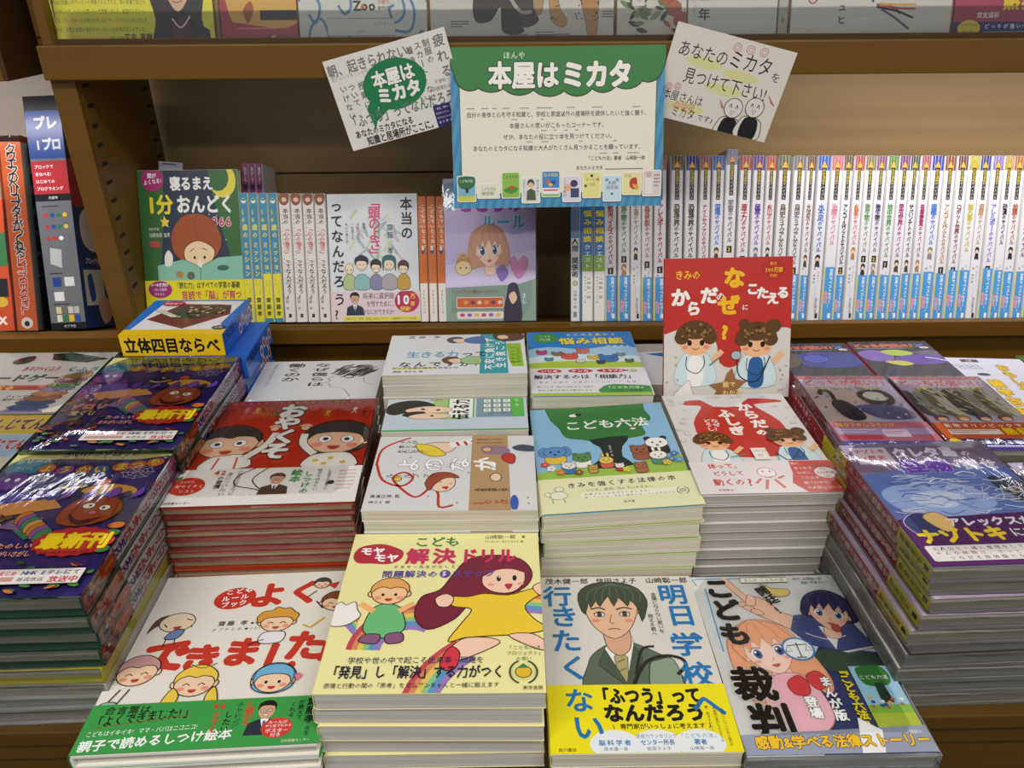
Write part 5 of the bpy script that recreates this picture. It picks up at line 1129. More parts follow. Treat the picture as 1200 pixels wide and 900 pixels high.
TL = 20
un = Vector((0, math.sin(R(TL)), math.cos(R(TL)))); nn = Vector((0, -math.cos(R(TL)), math.sin(R(TL)))); ux = Vector((1, 0, -.009)).normalized()
ZF = lambda x: .8625 - .009 * x
bc = empty('bookcase', 'brown laminate wall bookcase with two book shelves behind the table', 'bookcase')
bc.location = (0, 1.02, 0); Bm = Matrix.Translation((0, -1.02, 0))
XL, XR = -.537, 1.28
def cas(nm, x0, x1, y0, y1, z0, z1, c, b=.0012): return mobj(nm, boxm(nm, x0, x1, y0, y1, z0, z1, WOOD(c), b), bc, Bm)
cas('shelf_lip', XL + .033, XR, 1.004, 1.0175, .8375, .8605, W1)
cas('riser_panel', XL + .033, XR, 1.036, 1.05, .62, .8335, W1)
fl = boxm('shelf_board', XL + .034, XR - .001, 0, .205, -.016, -.0006, WOOD(W1))
mobj('shelf_board', fl, bc, Bm @ Matrix(((1, 0, 0, 0), (0, math.cos(R(TL)), math.sin(R(TL)), 1.019), (-.009, -math.sin(R(TL)), math.cos(R(TL)), .8620), (0, 0, 0, 1))))
cas('side_panel', XL, XL + .029, .99, 1.2, .7545, 1.1955, W1, .0015)
cas('side_panel', XR, XR + .03, .99, 1.2, .7545, 1.1955, W1, .0015)
cas('upper_side_panel', XL + .0, XL + .012, .995, 1.3, 1.2315, 2.1, W1)
cas('back_panel', XL, XR, 1.228, 1.24, .62, 1.028, WT, .001)
cas('back_panel', XL, XR, 1.232, 1.244, 1.0305, 1.196, WT, .001)
cas('back_panel', XL, XR, 1.36, 1.372, 1.20, 2.1, WT, .001)
cas('upper_shelf_board', XL, XR, .9915, 1.355, 1.1965, 1.2300, W1)
cas('upper_shelf_lip', XL, XR, .979, .9912, 1.1955, 1.2335, W1, .0018)
cas('shelf_edge_strip', XL + .02, XR, .992, .996, 1.2302, 1.2395, '4a3416', .0005)
acr = mat('clear_acrylic', 'fff', .05, .5, 'film'); 
mobj('acrylic_guard', boxm('acrylic_guard', XL + .02, XR, .9965, .9985, 1.2302, 1.285, mat('clear_film', 'fff', .07, .5, 'film')), bc, Bm)
slot = boxm('slot', -.0008, .0004, -.007, .007, -.0022, .0022, mat('slot_shadow', '1c140a', .8))
for j, y in enumerate((1.012, 1.178)):
    mobj('slotted_strip', boxm('slotted_strip', XL + .029, XL + .0296, y - .012, y + .012, .84, 1.195, WOOD('6e5220')), bc, Bm)
    for i in range(12):
        z = 1.186 - i * .0235
        if z > .87: mobj('shelf_slot', slot, bc, Bm @ Matrix.Translation((XL + .0301, y, z)))

b2 = empty('bookcase', 'neighbouring brown bookcase at the left edge with a pale back wall', 'bookcase')
b2.location = (-1, 1.02, 0); Bm = Matrix.Translation((1, -1.02, 0)); bc_, bc = bc, b2
cas('upper_shelf_board', -1.5, -.582, .992, 1.2, 1.1965, 1.2285, W1)
cas('upper_shelf_lip', -1.5, -.582, .975, .9915, 1.1955, 1.2285, W1)
cas('upper_side_panel', -.5815, -.5765, .975, 1.06, 1.1955, 2.1, '4a3010')
cas('upper_back_panel', -1.5, -.582, 1.19, 1.2, 1.23, 2.1, W1)
cas('back_panel', -1.5, XL - .001, 1.228, 1.24, .62, 1.1955, 'c8bca8')
cas('shelf_lip', -1.5, XL - .001, 1.004, 1.0175, .8275, .8520, W1)
cas('riser_panel', -1.5, XL - .001, 1.036, 1.05, .62, .8335, W1)
mobj('shelf_board', boxm('shelf_board', -1.5, XL - .002, 0, .205, -.016, -.0006, WOOD(W1)), b2, Bm @ Matrix(((1, 0, 0, 0), (0, math.cos(R(TL)), math.sin(R(TL)), 1.019), (0, -math.sin(R(TL)), math.cos(R(TL)), .8560), (0, 0, 0, 1))))
mobj('glass_edge', boxm('glass_edge', -1.5, -.59, .9955, .9985, 1.2286, 1.262, mat('green_glass', '6a8a78', .1, .5)), b2, Bm)

# ================================================================ front row of piles
A, B = art_rules()
_p = pile
_p('picture_book', 'book', 3, -.2365, .4755, .795, .181, .191, 2.2, 'white picture book with big red title and green belt, front left',
   'white picture book with green belt, front left', 'white picture books with green belts', topkw=dict(art=A, belt=(77, '3d9c4a', B)), lowkw=dict(hard=True, col='e8e6dc', belt=(77, '3d9c4a', None)))
_p('drill_book', 'book', 5, -.0555, .481, .840, .171, .182, -.7, 'pale yellow drill book with rainbow, plum-haired child and red title, front row',
   'yellow drill book', 'pale yellow drill books', topkw=dict(art=art_drill(), prough=.3), lowkw=dict(col='f0e8a8', pcol='cfccc0'))
A, B = art_tomorrow()
_p('paperback_book', 'book', 2, .1055, .4745, .785, .145, .193, -.4, 'white paperback with blue title, boy in blazer and yellow belt, front row',
   'paperback with yellow belt', 'paperbacks with yellow belts', topkw=dict(art=A, belt=(67.2, 'f0e112', B)), lowkw=dict(col='e8e6dc', pcol='dcd2bc', belt=(67.2, 'f0e112', None)))
_p('comic_book', 'book', 2, .2515, .472, .785, .145, .195, .2, 'shrink-wrapped comic with pointing boy, girl and yellow lettering, front right',
   'shrink-wrapped court comic', 'shrink-wrapped court comics', topkw=dict(art=art_court(), prough=.25), lowkw=dict(col='dfe0e4', pcol='c8c8c4'), s=1, wraps=2, jit=.0015)

# ================================================================ second row
A, B = art_promise()
fx = {i: dict(belt=None) for i in (5, 6, 7, 8)}
_p('picture_book', 'book', 9, -.2355, .681, .870, .184, .201, 1.6, 'red picture book with two waving cartoon children and white belt',
   'red picture book with white belt', 'red picture books with white belts', topkw=dict(art=A, belt=(70, 'e9e5de', B), prough=.25), lowkw=dict(hard=True, col='b83a22', pcol='cdbd98', belt=(70, 'e4dccf', None)), wraps=5, fix={0: dict()}, jit=.0018)


def turned(name, n, x, y, ztop, wx, dy, rot, art, toplabel, desc, group, **k):
    """books lying with their spine away from the camera and their head to the left"""
    t = (ztop - TZ) / n; z = ztop
    for i in range(n):
        z -= t; j = 0 if i == 0 else 1
        r = book(name, toplabel if i == 0 else f'{desc}, {ORD[i]} from the top of its pile', 'book', dy, wx, t - .0006,
                 flat(x + j * rnd.uniform(-.0015, .0015), y + j * rnd.uniform(-.001, .0015), z, rot + 90 + j * rnd.uniform(-.5, .5)), s=1, group=group,
                 belt=(k['belt'] if 'belt' in k else None), col=k.get('col', 'e8e6e0'), pcol=k.get('pcol', 'd8d2c0'))
        if i == 0:
            top = t - .0006 + (.0003 if 'belt' in k else 5e-5)
            ink('cover_print', art, wx - .0004, dy - .0004, r, Matrix.Translation((0, 0, top)) @ Matrix.Rotation(R(-90), 4, 'Z'), .3)


turned('rule_book', 9, -.0505, .6395, .865, .164, .130, -.6, art_world(), 'white book with outlined lettering, ribbon drawing and brown belt, lying turned',
       'white book with ribbon drawing on its cover', 'white ribbon-drawing books', belt=(61, 'b8966c', None, 85))
turned('paperback_book', 8, -.0525, .7435, .870, .159, .070 + .002, .4, art_tell(), 'green and white turned paperback with two drawn faces, behind the ribbon-drawing book',
       'green and white turned paperback', 'turned green paperbacks')
A, B = art_law()
_p('law_book', 'book', 6, .1095, .677, .855, .152, .199, .6, 'paperback with animals under a green tree and cream belt',
   'thick cream-paged paperback with tree cover', 'paperbacks with animals under a tree', topkw=dict(art=A, belt=(72, 'e9e6b8', B), rot=.5), lowkw=dict(col='c8d8a0', pcol='e0d8c4'), fix={0: dict(roll=2.8), 1: dict(roll=1.7), 2: dict(roll=1.0), 3: dict(roll=.4)})
A, B = art_body()
_p('body_book', 'book', 10, .2585, .6905, .865, .142, .198, .7, 'white and red book with two curly-haired children lying below the upright red one',
   'grey-edged book below the curly-haired children cover', 'white and red body books', topkw=dict(art=A, belt=(72.5, 'e8dfe0', B), prough=.22), lowkw=dict(col='dcdad6', pcol='b8b4aa'), s=1)

# ================================================================ third row
turned('paperback_book', 10, -.0555, .838, .900, .167, .110, .6, art_live(), 'white turned paperback with teal belt lettering, highest pile behind',
       'white turned paperback from the teal-belt pile', 'turned teal-belt paperbacks')
A, B = art_quest()
_p('quest_book', 'book', 8, .1045, .872, .870, .142, .184, -.1, 'blue-sky book with cartoon animals and white belt with red ovals',
   'blue quest book', 'blue quest books', topkw=dict(art=A, belt=(61, 'e6e6ea', B)), lowkw=dict(col='d8e4b0', pcol='dcd8c8'))
_p('paperback_book', 'book', 7, -.2345, .868, .850, .158, .112 + .0, .5, 'white book with black-haired sketched profile, behind the red picture book',
   'white sketched-profile book', 'sketched-profile books', topkw=dict(art=art_work()), lowkw=dict(col='e0dccc', pcol='d8cdb0'))
A = Art(100, 100, 'dfe2e6'); A.P([(8, 26), (100, 12), (100, 46), (40, 42)], '1c6a9c').P([(0, 0), (100, 0), (100, 14), (0, 22)], 'b8b0a0').L([(30, 50), (90, 70)], .6, '6a7a8a').L([(26, 64), (90, 90)], .6, '9aa8b4')
_p('paperback_book', 'book', 6, .252, .905, .850, .142, .120, 0, 'pale paperback with blue triangle lying behind the upright red book', 'pale paperback behind the upright red book', 'pale paperbacks behind the upright book', topkw=dict(art=A), lowkw=dict(pcol='d0ccc0'))
t20 = R(19)
Mk = Matrix(((1, 0, 0, .2655), (0, math.sin(t20), -math.cos(t20), .8075), (0, math.cos(t20), math.sin(t20), .8515), (0, 0, 0, 1))) @ Matrix.Translation((0, .083, 0)) @ Matrix.Rotation(R(.6), 4, 'Z')
book('body_book', 'red and white book standing upright against books, showing two curly-haired doctors', 'book', .150, .166, .009, Mk, hard=True, col='bf3127', art=art_why(), prough=.25)

# ================================================================ left piles
FA = art_festival()
FS = spine_festival()
ts = [.0185] * 4 + [.0168] * 4
def festival(y, x, ztop, lab, where, grp, rot):
    t = [a * (ztop - TZ) / sum(ts) for a in ts]
    mix = {i: dict(spine=None, col='dcdcd8', dx=-.003, dy=-.004 if i < 4 else .001, pcol='b4b2a8') for i in (4, 5, 6, 7)}
    mix[4]['col'] = 'd8d048'
    _p('picture_book', 'book', 8, x, y, ztop, .150, .204, rot, lab, f'shrink-wrapped festival picture book {where}', grp,
       topkw=dict(art=FA, prough=.18), lowkw=dict(hard=True, col='2c5c46', pcol='a8a69a', spine=FS, rough=.25, prough=.2), s=1, wraps=8, fix=mix, ts=t, jit=.0022)
festival(.539, -.3945, .895, 'shrink-wrapped purple picture book with pumpkin, nearest the left corner', 'at the left front', 'purple festival picture books in front', 1)
festival(.7365, -.3925, .900, 'purple pumpkin picture book lying in front of the blue and yellow game box', 'before the game box', 'purple festival picture books behind', -.4)

def game_box(name, label, x, y, z, w, l, t, rot, full):
    r = empty(name, label, 'game box', 'blue and yellow game boxes'); r.matrix_world = flat(x, y, z, rot)
    mobj('box_lid', boxm('box_lid', -w / 2, w / 2, -l / 2, l / 2, .002, t, mat('blue_board', '2464c8', .3), .0008), r)
    mobj('box_base', boxm('box_base', -w / 2 + .001, w / 2 - .001, -l / 2 + .001, l / 2 - .001, 0, .0019, mat('blue_board', '2464c8', .3)), r)
    if full:
        A = Art(100, 92, '2a78d0'); A.P([(14, 4), (96, 4), (90, 70), (98, 88), (6, 90)], 'ece8ea').P([(0, 86), (100, 86), (100, 100), (0, 100)], 'f0c818').P([(34, 12), (86, 16), (92, 44), (56, 84), (12, 58)], '7a4038').B([(36, 22), (60, 14), (84, 18), (86, 40), (64, 56), (34, 50)], '4a4a3c')
        for i in range(44): A.E(rnd.uniform(34, 84), rnd.uniform(20, 52), 2, 1.8, rnd.choice(['8a7a58', '2a2a24', 'c8b890', '5a5240']), n=8)
        for i in range(6): A.E(18 + i * 3.4, 34 + i * 3, 6, 3, 'e4dcc8', 24, '8a8070', .4)
        A.E(24, 12, 12, 7, 'c83a44').T('四目並べ', 15, 12, 4.4, 'f4e4e0', .02, fit=18).E(92, 82, 7, 5, '2a2a34').T('立体', 87, 82, 4.4, 'fff', .01)
        ink('top_print', A, w, l, r, Matrix.Translation((0, 0, t + 3e-5)), .12)
        A = Art(100, 20, 'f0c41c'); A.T('立体四目ならべ', 3, 50, 15, '1c1812', b=.045, fit=93)
        ink('front_print', A, w, t, r, Matrix(((1, 0, 0, 0), (0, 0, -1, -l / 2 - 3e-5), (0, 1, 0, t / 2), (0, 0, 0, 1))), .2)
    A = Art(100, 24, '2464c8'); A.T('立体四目ならべ', 3, 30, 11, '101c50', b=.04, fit=66)
    for i in range(4): A.E(56 + i * 12, 70 - (i % 2) * 24, 5, 6.4, 'c8b0b8', ol='e4e0ea').E(56 + i * 12, 72 - (i % 2) * 24, 3, 3.4, '7a3a34')
    ink('side_print', A, l, t, r, Matrix(((0, 0, 1, w / 2 + 3e-5), (1, 0, 0, 0), (0, 1, 0, t / 2), (0, 0, 0, 1))), .2)
BX = [(-.397, .902), (-.372, .893), (-.377, .896), (-.374, .894), (-.377, .896), (-.373, .893)]
zt = .9255; tt = (zt - TZ) / 6
for i, (x, y) in enumerate(BX):
    game_box('game_box', ('blue and yellow game box with wooden pegs pictured, on top of its pile' if i == 0 else f'blue game box, {ORD[i]} from the top of its pile'), x, y, zt - tt * (i + 1) + .0002, .124, .112, tt - .0008, .5 if i else -.5, i < 1)

# board game books at the back left
A = Art(100, 100, 'd8d4ca')
A.P([(58, 2), (70, 0), (98, 12), (86, 19), (62, 14)], '3a3a2c').B([(68, 4), (80, 6), (92, 11), (84, 16), (70, 12)], '4c5c3c').B([(40, 10), (48, 6), (50, 16), (44, 22), (38, 18)], '2c2c2a')
A.T('あそび×くふう', 50, 30, 9, 'b02c34', b=.035, fit=24).T('くふう', 78, 31, 9, '2c7a5a', b=.035, fit=21).T('ボードゲーム', 30, 46, 13, '2c2a2a', b=.05, fit=60)
A.R(30, 58, 48, 8, 'b83a24').T('50', 48, 62, 9, 'f0c030', b=.05).T('つくって遊べる', 60, 76, 4.4, '2c2a2a', b=.02, fit=22).T('段ボールゲーム', 60, 81, 4.4, '2c2a2a', b=.02, fit=22).T('工作大全集', 40, 93, 4, '3c5c9c', b=.02)
for i, c in enumerate(('7a5a9c', '3c5c90', '2c4c7c', '9a5c34', 'b07838', '5c7c9c', '4c8a4c', '8a4c5c', '9a7a4c')): A.B([(66 + i * 1.8, 100 - i * 7), (74 + i * 2, 95 - i * 7.4), (88 + i, 97 - i * 7.6), (90 + i, 101 - i * 7), (78 + i, 105 - i * 7)], c, ol='3a3434', ow=.4)
A.B([(30, 72), (44, 68), (46, 76), (38, 86), (28, 84)], 'c88a44').B([(30, 74), (38, 72), (40, 77), (30, 80)], '4c8a5c')
_p('game_guide', 'book', 6, -.606, .845, .868, .200, .158, -.5, 'white board game guide with coloured piles pictured and red banner, back left', 'white game guide', 'white game guides', topkw=dict(art=A, prough=.12), lowkw=dict(pcol='c8c4b8'), wraps=1)
A = Art(100, 130, 'd8d4c4'); A.R(0, 0, 100, 20, 'e0c43c').R(0, 21, 100, 22, 'b8c8dc').T('かんさつずかん', -10, 12, 15, '7a3a24', b=.05, o=.06, oc='f6f2ea', fit=50)
A.T('んていしじてん', 35, 10, 17, '7a2c1c', b=.05, o=.07, oc='f6f2ea', fit=62).T('はじめてのこどもじてん', 20, 31, 14, 'c83c2c', b=.05, o=.06, oc='f2ecea', fit=78)
for i in range(6): A.B([(44 + i * 9, 48 + (i % 3) * 12), (52 + i * 9, 46 + (i % 2) * 12), (54 + i * 9, 56 + (i % 2) * 12), (46 + i * 9, 60 + (i % 3) * 10)], ('d0bc5c', 'e4e0d0', 'c8b84c')[i % 3], ol='4a4434', ow=.5)
_p('picture_dictionary', 'book', 7, -.585, .663, .866, .160, .200, -.3, 'cream children\'s dictionary with yellow top band, left of the festival books', 'cream dictionary', 'cream dictionaries', topkw=dict(art=A, prough=.15), lowkw=dict(pcol='c8c4b8'), wraps=1)

# ================================================================ right piles
PA, PS = art_puzzle(), spine_puzzle()
fx = {1: dict(dx=.004, dy=.003), 2: dict(dx=.006, dy=-.002), 3: dict(dx=0, dy=-.004), 4: dict(dx=-.006, dy=-.006)}
for i in range(5, 10): fx[i] = dict(spine=None, s=1, col='d8d6d2', pcol='b0aea6', w=.150, l=.176, dx=-.004 - .0016 * (i - 5) + .012, label=f'grey-edged wrapped book in the right pile, {ORD[i]} from its top')
fx[5]['col'] = '5a3a28'
_p('puzzle_book', 'book', 10, .3905, .531, .905, .138, .172, 1.5, 'shrink-wrapped blue and purple puzzle book with red and yellow spine, front of the right pile',
   'red-spined puzzle book in the right pile', 'red-spined puzzle books', topkw=dict(art=PA, prough=.15), lowkw=dict(col='c8b8cc', pcol='bcb8ac', spine=PS, prough=.25), wraps=10, fix=fx, jit=.001)
_p('puzzle_book', 'book', 9, .5495, .520, .890, .138, .170, 1.0, 'puzzle book lying at the right frame edge with yellow and red spine', 'puzzle book at the right frame edge', 'puzzle books at the right frame edge', topkw=dict(art=art_puzzle(), prough=.15), lowkw=dict(col='c8b8cc', spine=PS), wraps=1)
for k, (x, y, z, nm) in enumerate(((.394, .716, .885, 'with a black panther'), (.499, .706, .888, 'with an orange belt and many animals'))):
    A, B = art_versus(k + 1)
    _p('comic_book', 'book', 9 - k, x, y, z, .102, .160, -1.5, f'glossy animal battle comic {nm}, red title on top', ('animal comic under the black panther comic', 'animal comic under the orange-belted comic')[k], ('panther comics', 'orange-belted comics')[k],
       topkw=dict(art=A, belt=(66, 'b890a4' if k == 0 else 'c8602c', B), prough=.12), lowkw=dict(col='c8b8c0', pcol='c0bcb0', spine=spine_versus()), wraps=1, jit=.001)
for k, (x, w_) in enumerate(((.4035, .098), (.507, .104))):
    _p('comic_book', 'book', 7, x, .859, .8705 + .0015 * k, w_, .115, 0, ('dark comic with a blue creature at the back right', 'dark comic with a purple dragon at the back right')[k], ('dark comic under the blue creature comic', 'dark comic under the purple dragon comic')[k], ('blue creature comics', 'purple dragon comics')[k],
       topkw=dict(art=art_versusx(k == 0), prough=.12), lowkw=dict(col='b8383c'), s=-1)
_p('trivia_book', 'book', 7, .612, .8005, .860, .100, .175, -5, 'white book with large yellow lettering at the right back', 'white book under the yellow lettering book', 'white yellow-lettered books', topkw=dict(art=art_trivia()), lowkw=dict())
_p('nature_book', 'book', 7, .718, .806, .860, .104, .172, -4, 'green leaf-patterned book with a red fruit at the right back', 'book under the green leaf-patterned one', 'green leaf-patterned books', topkw=dict(art=art_jungle()), lowkw=dict(col='5a7a3a'))

# ================================================================ lower shelf
def spine_out(name, label, x0, t, w, l, col, sa, off=0, lean=0, s=-1, group=None, yaw=0, art=None, tilt=TL, Y0=1.02, z0=None, pcol='d8d2c2', rough=.35):
    u = Vector((0, math.sin(R(tilt)), math.cos(R(tilt)))); n = Vector((0, -math.cos(R(tilt)), math.sin(R(tilt))))
    X = Vector((1, 0, 0)); z0 = ZF(x0) if z0 is None else z0
    xb = -n if s < 0 else n; zb = X if s < 0 else -X
    M = Matrix(((xb[0], u[0], zb[0], 0), (xb[1], u[1], zb[1], 0), (xb[2], u[2], zb[2], 0), (0, 0, 0, 1)))
    ox = 0 if s < 0 else t
    P = Vector((x0, Y0, z0)) + n * off
    Ml = Matrix.Translation(P) @ Matrix.Rotation(R(lean), 4, n) @ Matrix.Rotation(R(yaw), 4, u) @ Matrix.Translation(X * ox + u * (l / 2) - n * (w / 2)) @ M
    return book(name, label, 'book', w, l, t, Ml, s=s, col=col, spine=sa, group=group, art=art, pcol=pcol, rough=rough)


def face_out(name, label, x0, w, l, t, col, A, off=0, belt=None, tilt=TL, Y0=1.02, z0=None, hard=False, wrap=False, prough=.35, lean=0, group=None):
    u = Vector((0, math.sin(R(tilt)), math.cos(R(tilt)))); n = Vector((0, -math.cos(R(tilt)), math.sin(R(tilt))))
    z0 = ZF(x0) if z0 is None else z0
    M = Matrix(((1, u[0], n[0], 0), (0, u[1], n[1], 0), (0, u[2], n[2], 0), (0, 0, 0, 1)))
    P = Vector((x0 + w / 2, Y0, z0)) + n * (off - t) + u * (l / 2)
    return book(name, label, 'book', w, l, t, Matrix.Translation(P) @ M @ Matrix.Rotation(R(lean), 4, 'Z'), col=col, art=A, belt=belt, hard=hard, wrap=wrap, prough=prough, group=group)


A, B = art_bedtime()
face_out('picture_book', 'green bedtime reading book with brown-haired child and yellow belt, facing out', -.5070, .1400, .212, .012, 'e8e6e0', A, -.002, (72, 'ece01c', B), lean=.2)
for i in range(3): spine_out('picture_book', f'pink-topped spine behind the blue and yellow spines, {("left", "middle", "right")[i]} one of three', -.386 + i * .0105, .0098, .09, .232, 'e8e6ee', sp_bed(), -.078, group='pink-topped spines', lean=0)
S1, S2 = sp_mission(False), sp_mission(True)
for i in range(4): spine_out('paperback_book', f'blue and yellow spine, {("first", "second", "third", "fourth")[i]} right of the green bedtime book', -.3662 + i * .0136, .0130, .074, .181, 'e8e4d0', S2 if i > 1 else S1, 0, .3)
S1 = sp_strong()
for i in range(4): spine_out('paperback_book', f'cream spine with red and black lettering, {("first", "second", "third", "fourth")[i]} left of the white face-out book'.replace('first', 'FF').replace('fourth', 'first').replace('FF', 'fourth').replace('second', 'SS').replace('third', 'second').replace('SS', 'third'), -.3110 + i * .0166, .0160, .095, .180, 'e6e2dc', S1, 0, .3, s=1)
A, B = art_clever()
face_out('paperback_book', 'white book with five drawn children and pink belt, facing out on the shelf', -.2438, .1262, .179, .014, 'e6e8ea', A, .001, (76, 'ead3da', B))
S1 = sp_hope()
for i in range(3): spine_out('paperback_book', f'orange and white spine, {("leftmost", "middle", "rightmost")[i]} of three', -.1170 + i * .0129, .0124, .095, .176, 'd8702a', S1, 0, .2)
face_out('magazine', 'lilac girls\' book with large-eyed girl and pencil case gift under the poster', -.080, .129, .200, .016, 'dcd4ec', art_heart(), 0, wrap=True)
spine_out('paperback_book', 'blue and yellow book turned askew with white spine, right of the dark gap', .0985, .0140, .110, .190, '6a96c8', sp_human(), 0, 0, s=1, yaw=-17, art=art_straight())
S1 = sp_quest()
for i in range(2): spine_out('quest_book', f'blue and green spine with yellow lettering, {("left", "right")[i]} one of two', .1150 + i * .0172, .0164, .095, .208, 'e8e8e4', S1, 0, .1)
TOPS = [.150, .169, .187, .203, .220, .2378 + .004, .2614, .2799, .2961, .3138, .3315, .3491, .3668, .3822, .4017, .4194, .4333, .4525, .4702, .4852, .5006, .5169, .5326, .5489, .5652, .58, .5948, .6147, .6319, .6479, .6652, .6815, .6985, .7136, .7306, .747, .764]
OR2 = 'first second third fourth fifth sixth seventh eighth ninth tenth eleventh twelfth thirteenth fourteenth fifteenth sixteenth seventeenth eighteenth nineteenth twentieth'.split()
INKS = {}
for i, (t_, c, num, cap, belt, fig) in enumerate(COMICS):
    x = TOPS[i]; t = min(TOPS[i + 1] - x, .0185) - .0007
    dx = min(.0078, max(-.002, (x - .26) * .045))
    nth = OR2[i] + ' from the left' if i < 18 else OR2[35 - i] + ' from the right'
    lw = 'with blue belt' if belt else 'without belt'
    spine_out('science_comic', f'white comic spine {lw}, {nth} end of the long row' if i < 18 else f'white comic spine {lw}, {nth} end of the long row', x + dx, t, .090, .240 if i == 9 else .2315, 'e9e7e8', sp_comic(t_, c, num, cap, belt, fig), .001 if i % 3 else -.001, -math.degrees(math.atan(dx / .232)), rough=.3)

# ================================================================ left bay boxes
def toy_box(name, label, x0, w, d, h, front, side, col, lean=0):
    n = Vector((0, -math.cos(R(TL)), math.sin(R(TL)))); u = Vector((0, math.sin(R(TL)), math.cos(R(TL))))
    r = empty(name, label, 'boxed kit'); P = Vector((x0, 1.02, .8570))
    r.matrix_world = Matrix.Translation(P) @ Matrix.Rotation(R(lean), 4, n) @ Matrix(((1, 0, 0, 0), (0, u[1], n[1], 0), (0, u[2], n[2], 0), (0, 0, 0, 1)))
    mobj('box_body', boxm('box_body', 0, w, 0, h, -d, 0, mat('printed_board', col, .3), .0008), r)
    ink('front_print', front, w - .001, h - .001, r, Matrix.Translation((w / 2, h / 2, 3e-5)), .25)
    if side: ink('side_print', side, d - .001, h - .001, r, Matrix(((0, 0, 1, w + 3e-5), (0, 1, 0, h / 2), (-1, 0, 0, -d / 2), (0, 0, 0, 1))), .25)
    return r


F = Art(50, 310, '6c6e72'); F.R(0, 0, 50, 6, '15161a').R(0, 6, 50, 20, '22448a').T('プレ', 10, 11, 18, 'c8ccd0', b=.05, fit=34).T('iプロ', 12, 20, 17, 'c8ccd0', b=.05, fit=34)
F.R(0, 27, 50, 14, 'b02c34')
for i, s_ in enumerate(('ブロックで', 'まなべる!', 'はじめての', 'プログラミング')): F.T(s_, 4, 29.4 + i * 3.1, 5.4, 'f2e8e8', .03)
F.R(0, 41, 50, 3, '1a1b20').T('内容物', 19, 42.6, 4.4, 'eee', .02).D(8, 46, 34, 1, '26282c', 3, 1.4)
for j in range(3):
    for i in range(4): F.E(12 + i * 9, 50 + j * 5, 3.4, 3, ('b83a3c', '2c4c9c', '2c7a4c', 'e0b83c')[i] if j < 2 else ('b83a3c', 'b83a3c', 'e4e4e4', '6c6e72')[i], n=10)
F.P([(12, 64), (28, 65), (26, 73), (10, 71)], 'b8bab8').D(8, 75, 26, 1, '26282c', 3, 1.4).R(10, 77, 12, 4, '24448c').R(27, 77, 14, 4, 'd8d8d8').R(10, 83.4, 14, 4, 'dcdcdc').D(8, 88.6, 30, 1, '26282c', 3, 1.4)
for j in range(2):
    for i in range(4): F.R(10 + i * 8.6, 90 + j * 3.6, 7.4, 3, ('d8c88c', '7a6a5a', 'c8c8c0', 'b8b8a8', 'd8d8c8', '3c7a4c', 'e0b83c', '2c4c9c')[i + 4 * j])
F.R(0, 97, 50, 3, '121316').T('ポプラ社', 18, 98.6, 4.4, 'ddd', .02)
S = Art(170, 310, '26427c'); S.R(0, 0, 170, 26, '15161a').R(0, 26, 170, 20, 'b02c34').B([(20, 50), (60, 46), (90, 58), (60, 66), (20, 62)], 'e8e4e0').T('ブロックを組み立てるだけ!', 20, 70, 9, 'eee', .03).P([(10, 74), (70, 74), (70, 90), (10, 90)], 'dce8d8').B([(20, 78), (34, 76), (40, 86), (26, 88)], '2c5cb0').B([(46, 90), (70, 86), (90, 94), (60, 99)], 'e8b89c')
toy_box('programming_kit', 'tall black and grey boxed kit with blue lettered top, against the post', -.6455, .0500, .150, .322, F, S, '15161a', 2.0)
F = Art(30, 260, 'd8682c'); F.T('クワエンのヘリコプターがつくれる', 15, 2, 17, '2a2a2c', b=.03, o=.05, oc='f4f0e8', v=1, fit=150).T('レゴ', 15, 60, 17, 'c82c2c', b=.03, o=.05, oc='f4f0e8', v=1, fit=22).T('ブロックつき!', 15, 69, 15, 'c82c2c', b=.03, o=.05, oc='f4f0e8', v=1, fit=56).E(15, 96, 9, 8, 'f2efe8').E(15, 96.4, 4, 4, '2a2a2c')
S = Art(150, 260, '4c7a8c'); S.R(0, 0, 14, 100, 'c8c8bc')
for i in range(8): S.P([(16, 6 + i * 12), (60, 2 + i * 11), (150, 10 + i * 12), (60, 8 + i * 12)], ('2c5a34', '3c6c3c')[i % 2]).P([(14, 10 + i * 12), (60, 10 + i * 11), (14, 16 + i * 11)], 'a8c8dc')
r = toy_box('building_brick_book', 'orange-spined boxed book in a crumpled clear bag, left edge', -.694, .0290, .15, .262, F, S, 'd8682c')
mobj('clear_bag', film(.034, .272, .156), r, Matrix.Translation((.0145, .134, -.153)))
F = Art(30, 200, 'c8502c'); F.T('X', 8, 92, 16, 'f4e8d8', .05).R(4, 60, 22, 14, '2a2a2c').E(15, 78, 9, 8, 'd8b03c').P([(0, 30), (30, 24), (30, 50), (0, 52)], '3c7a4c')
toy_box('toy_book', 'red-orange boxed book at the far left frame edge', -.728, .0310, .15, .185, F, None, 'c8502c')

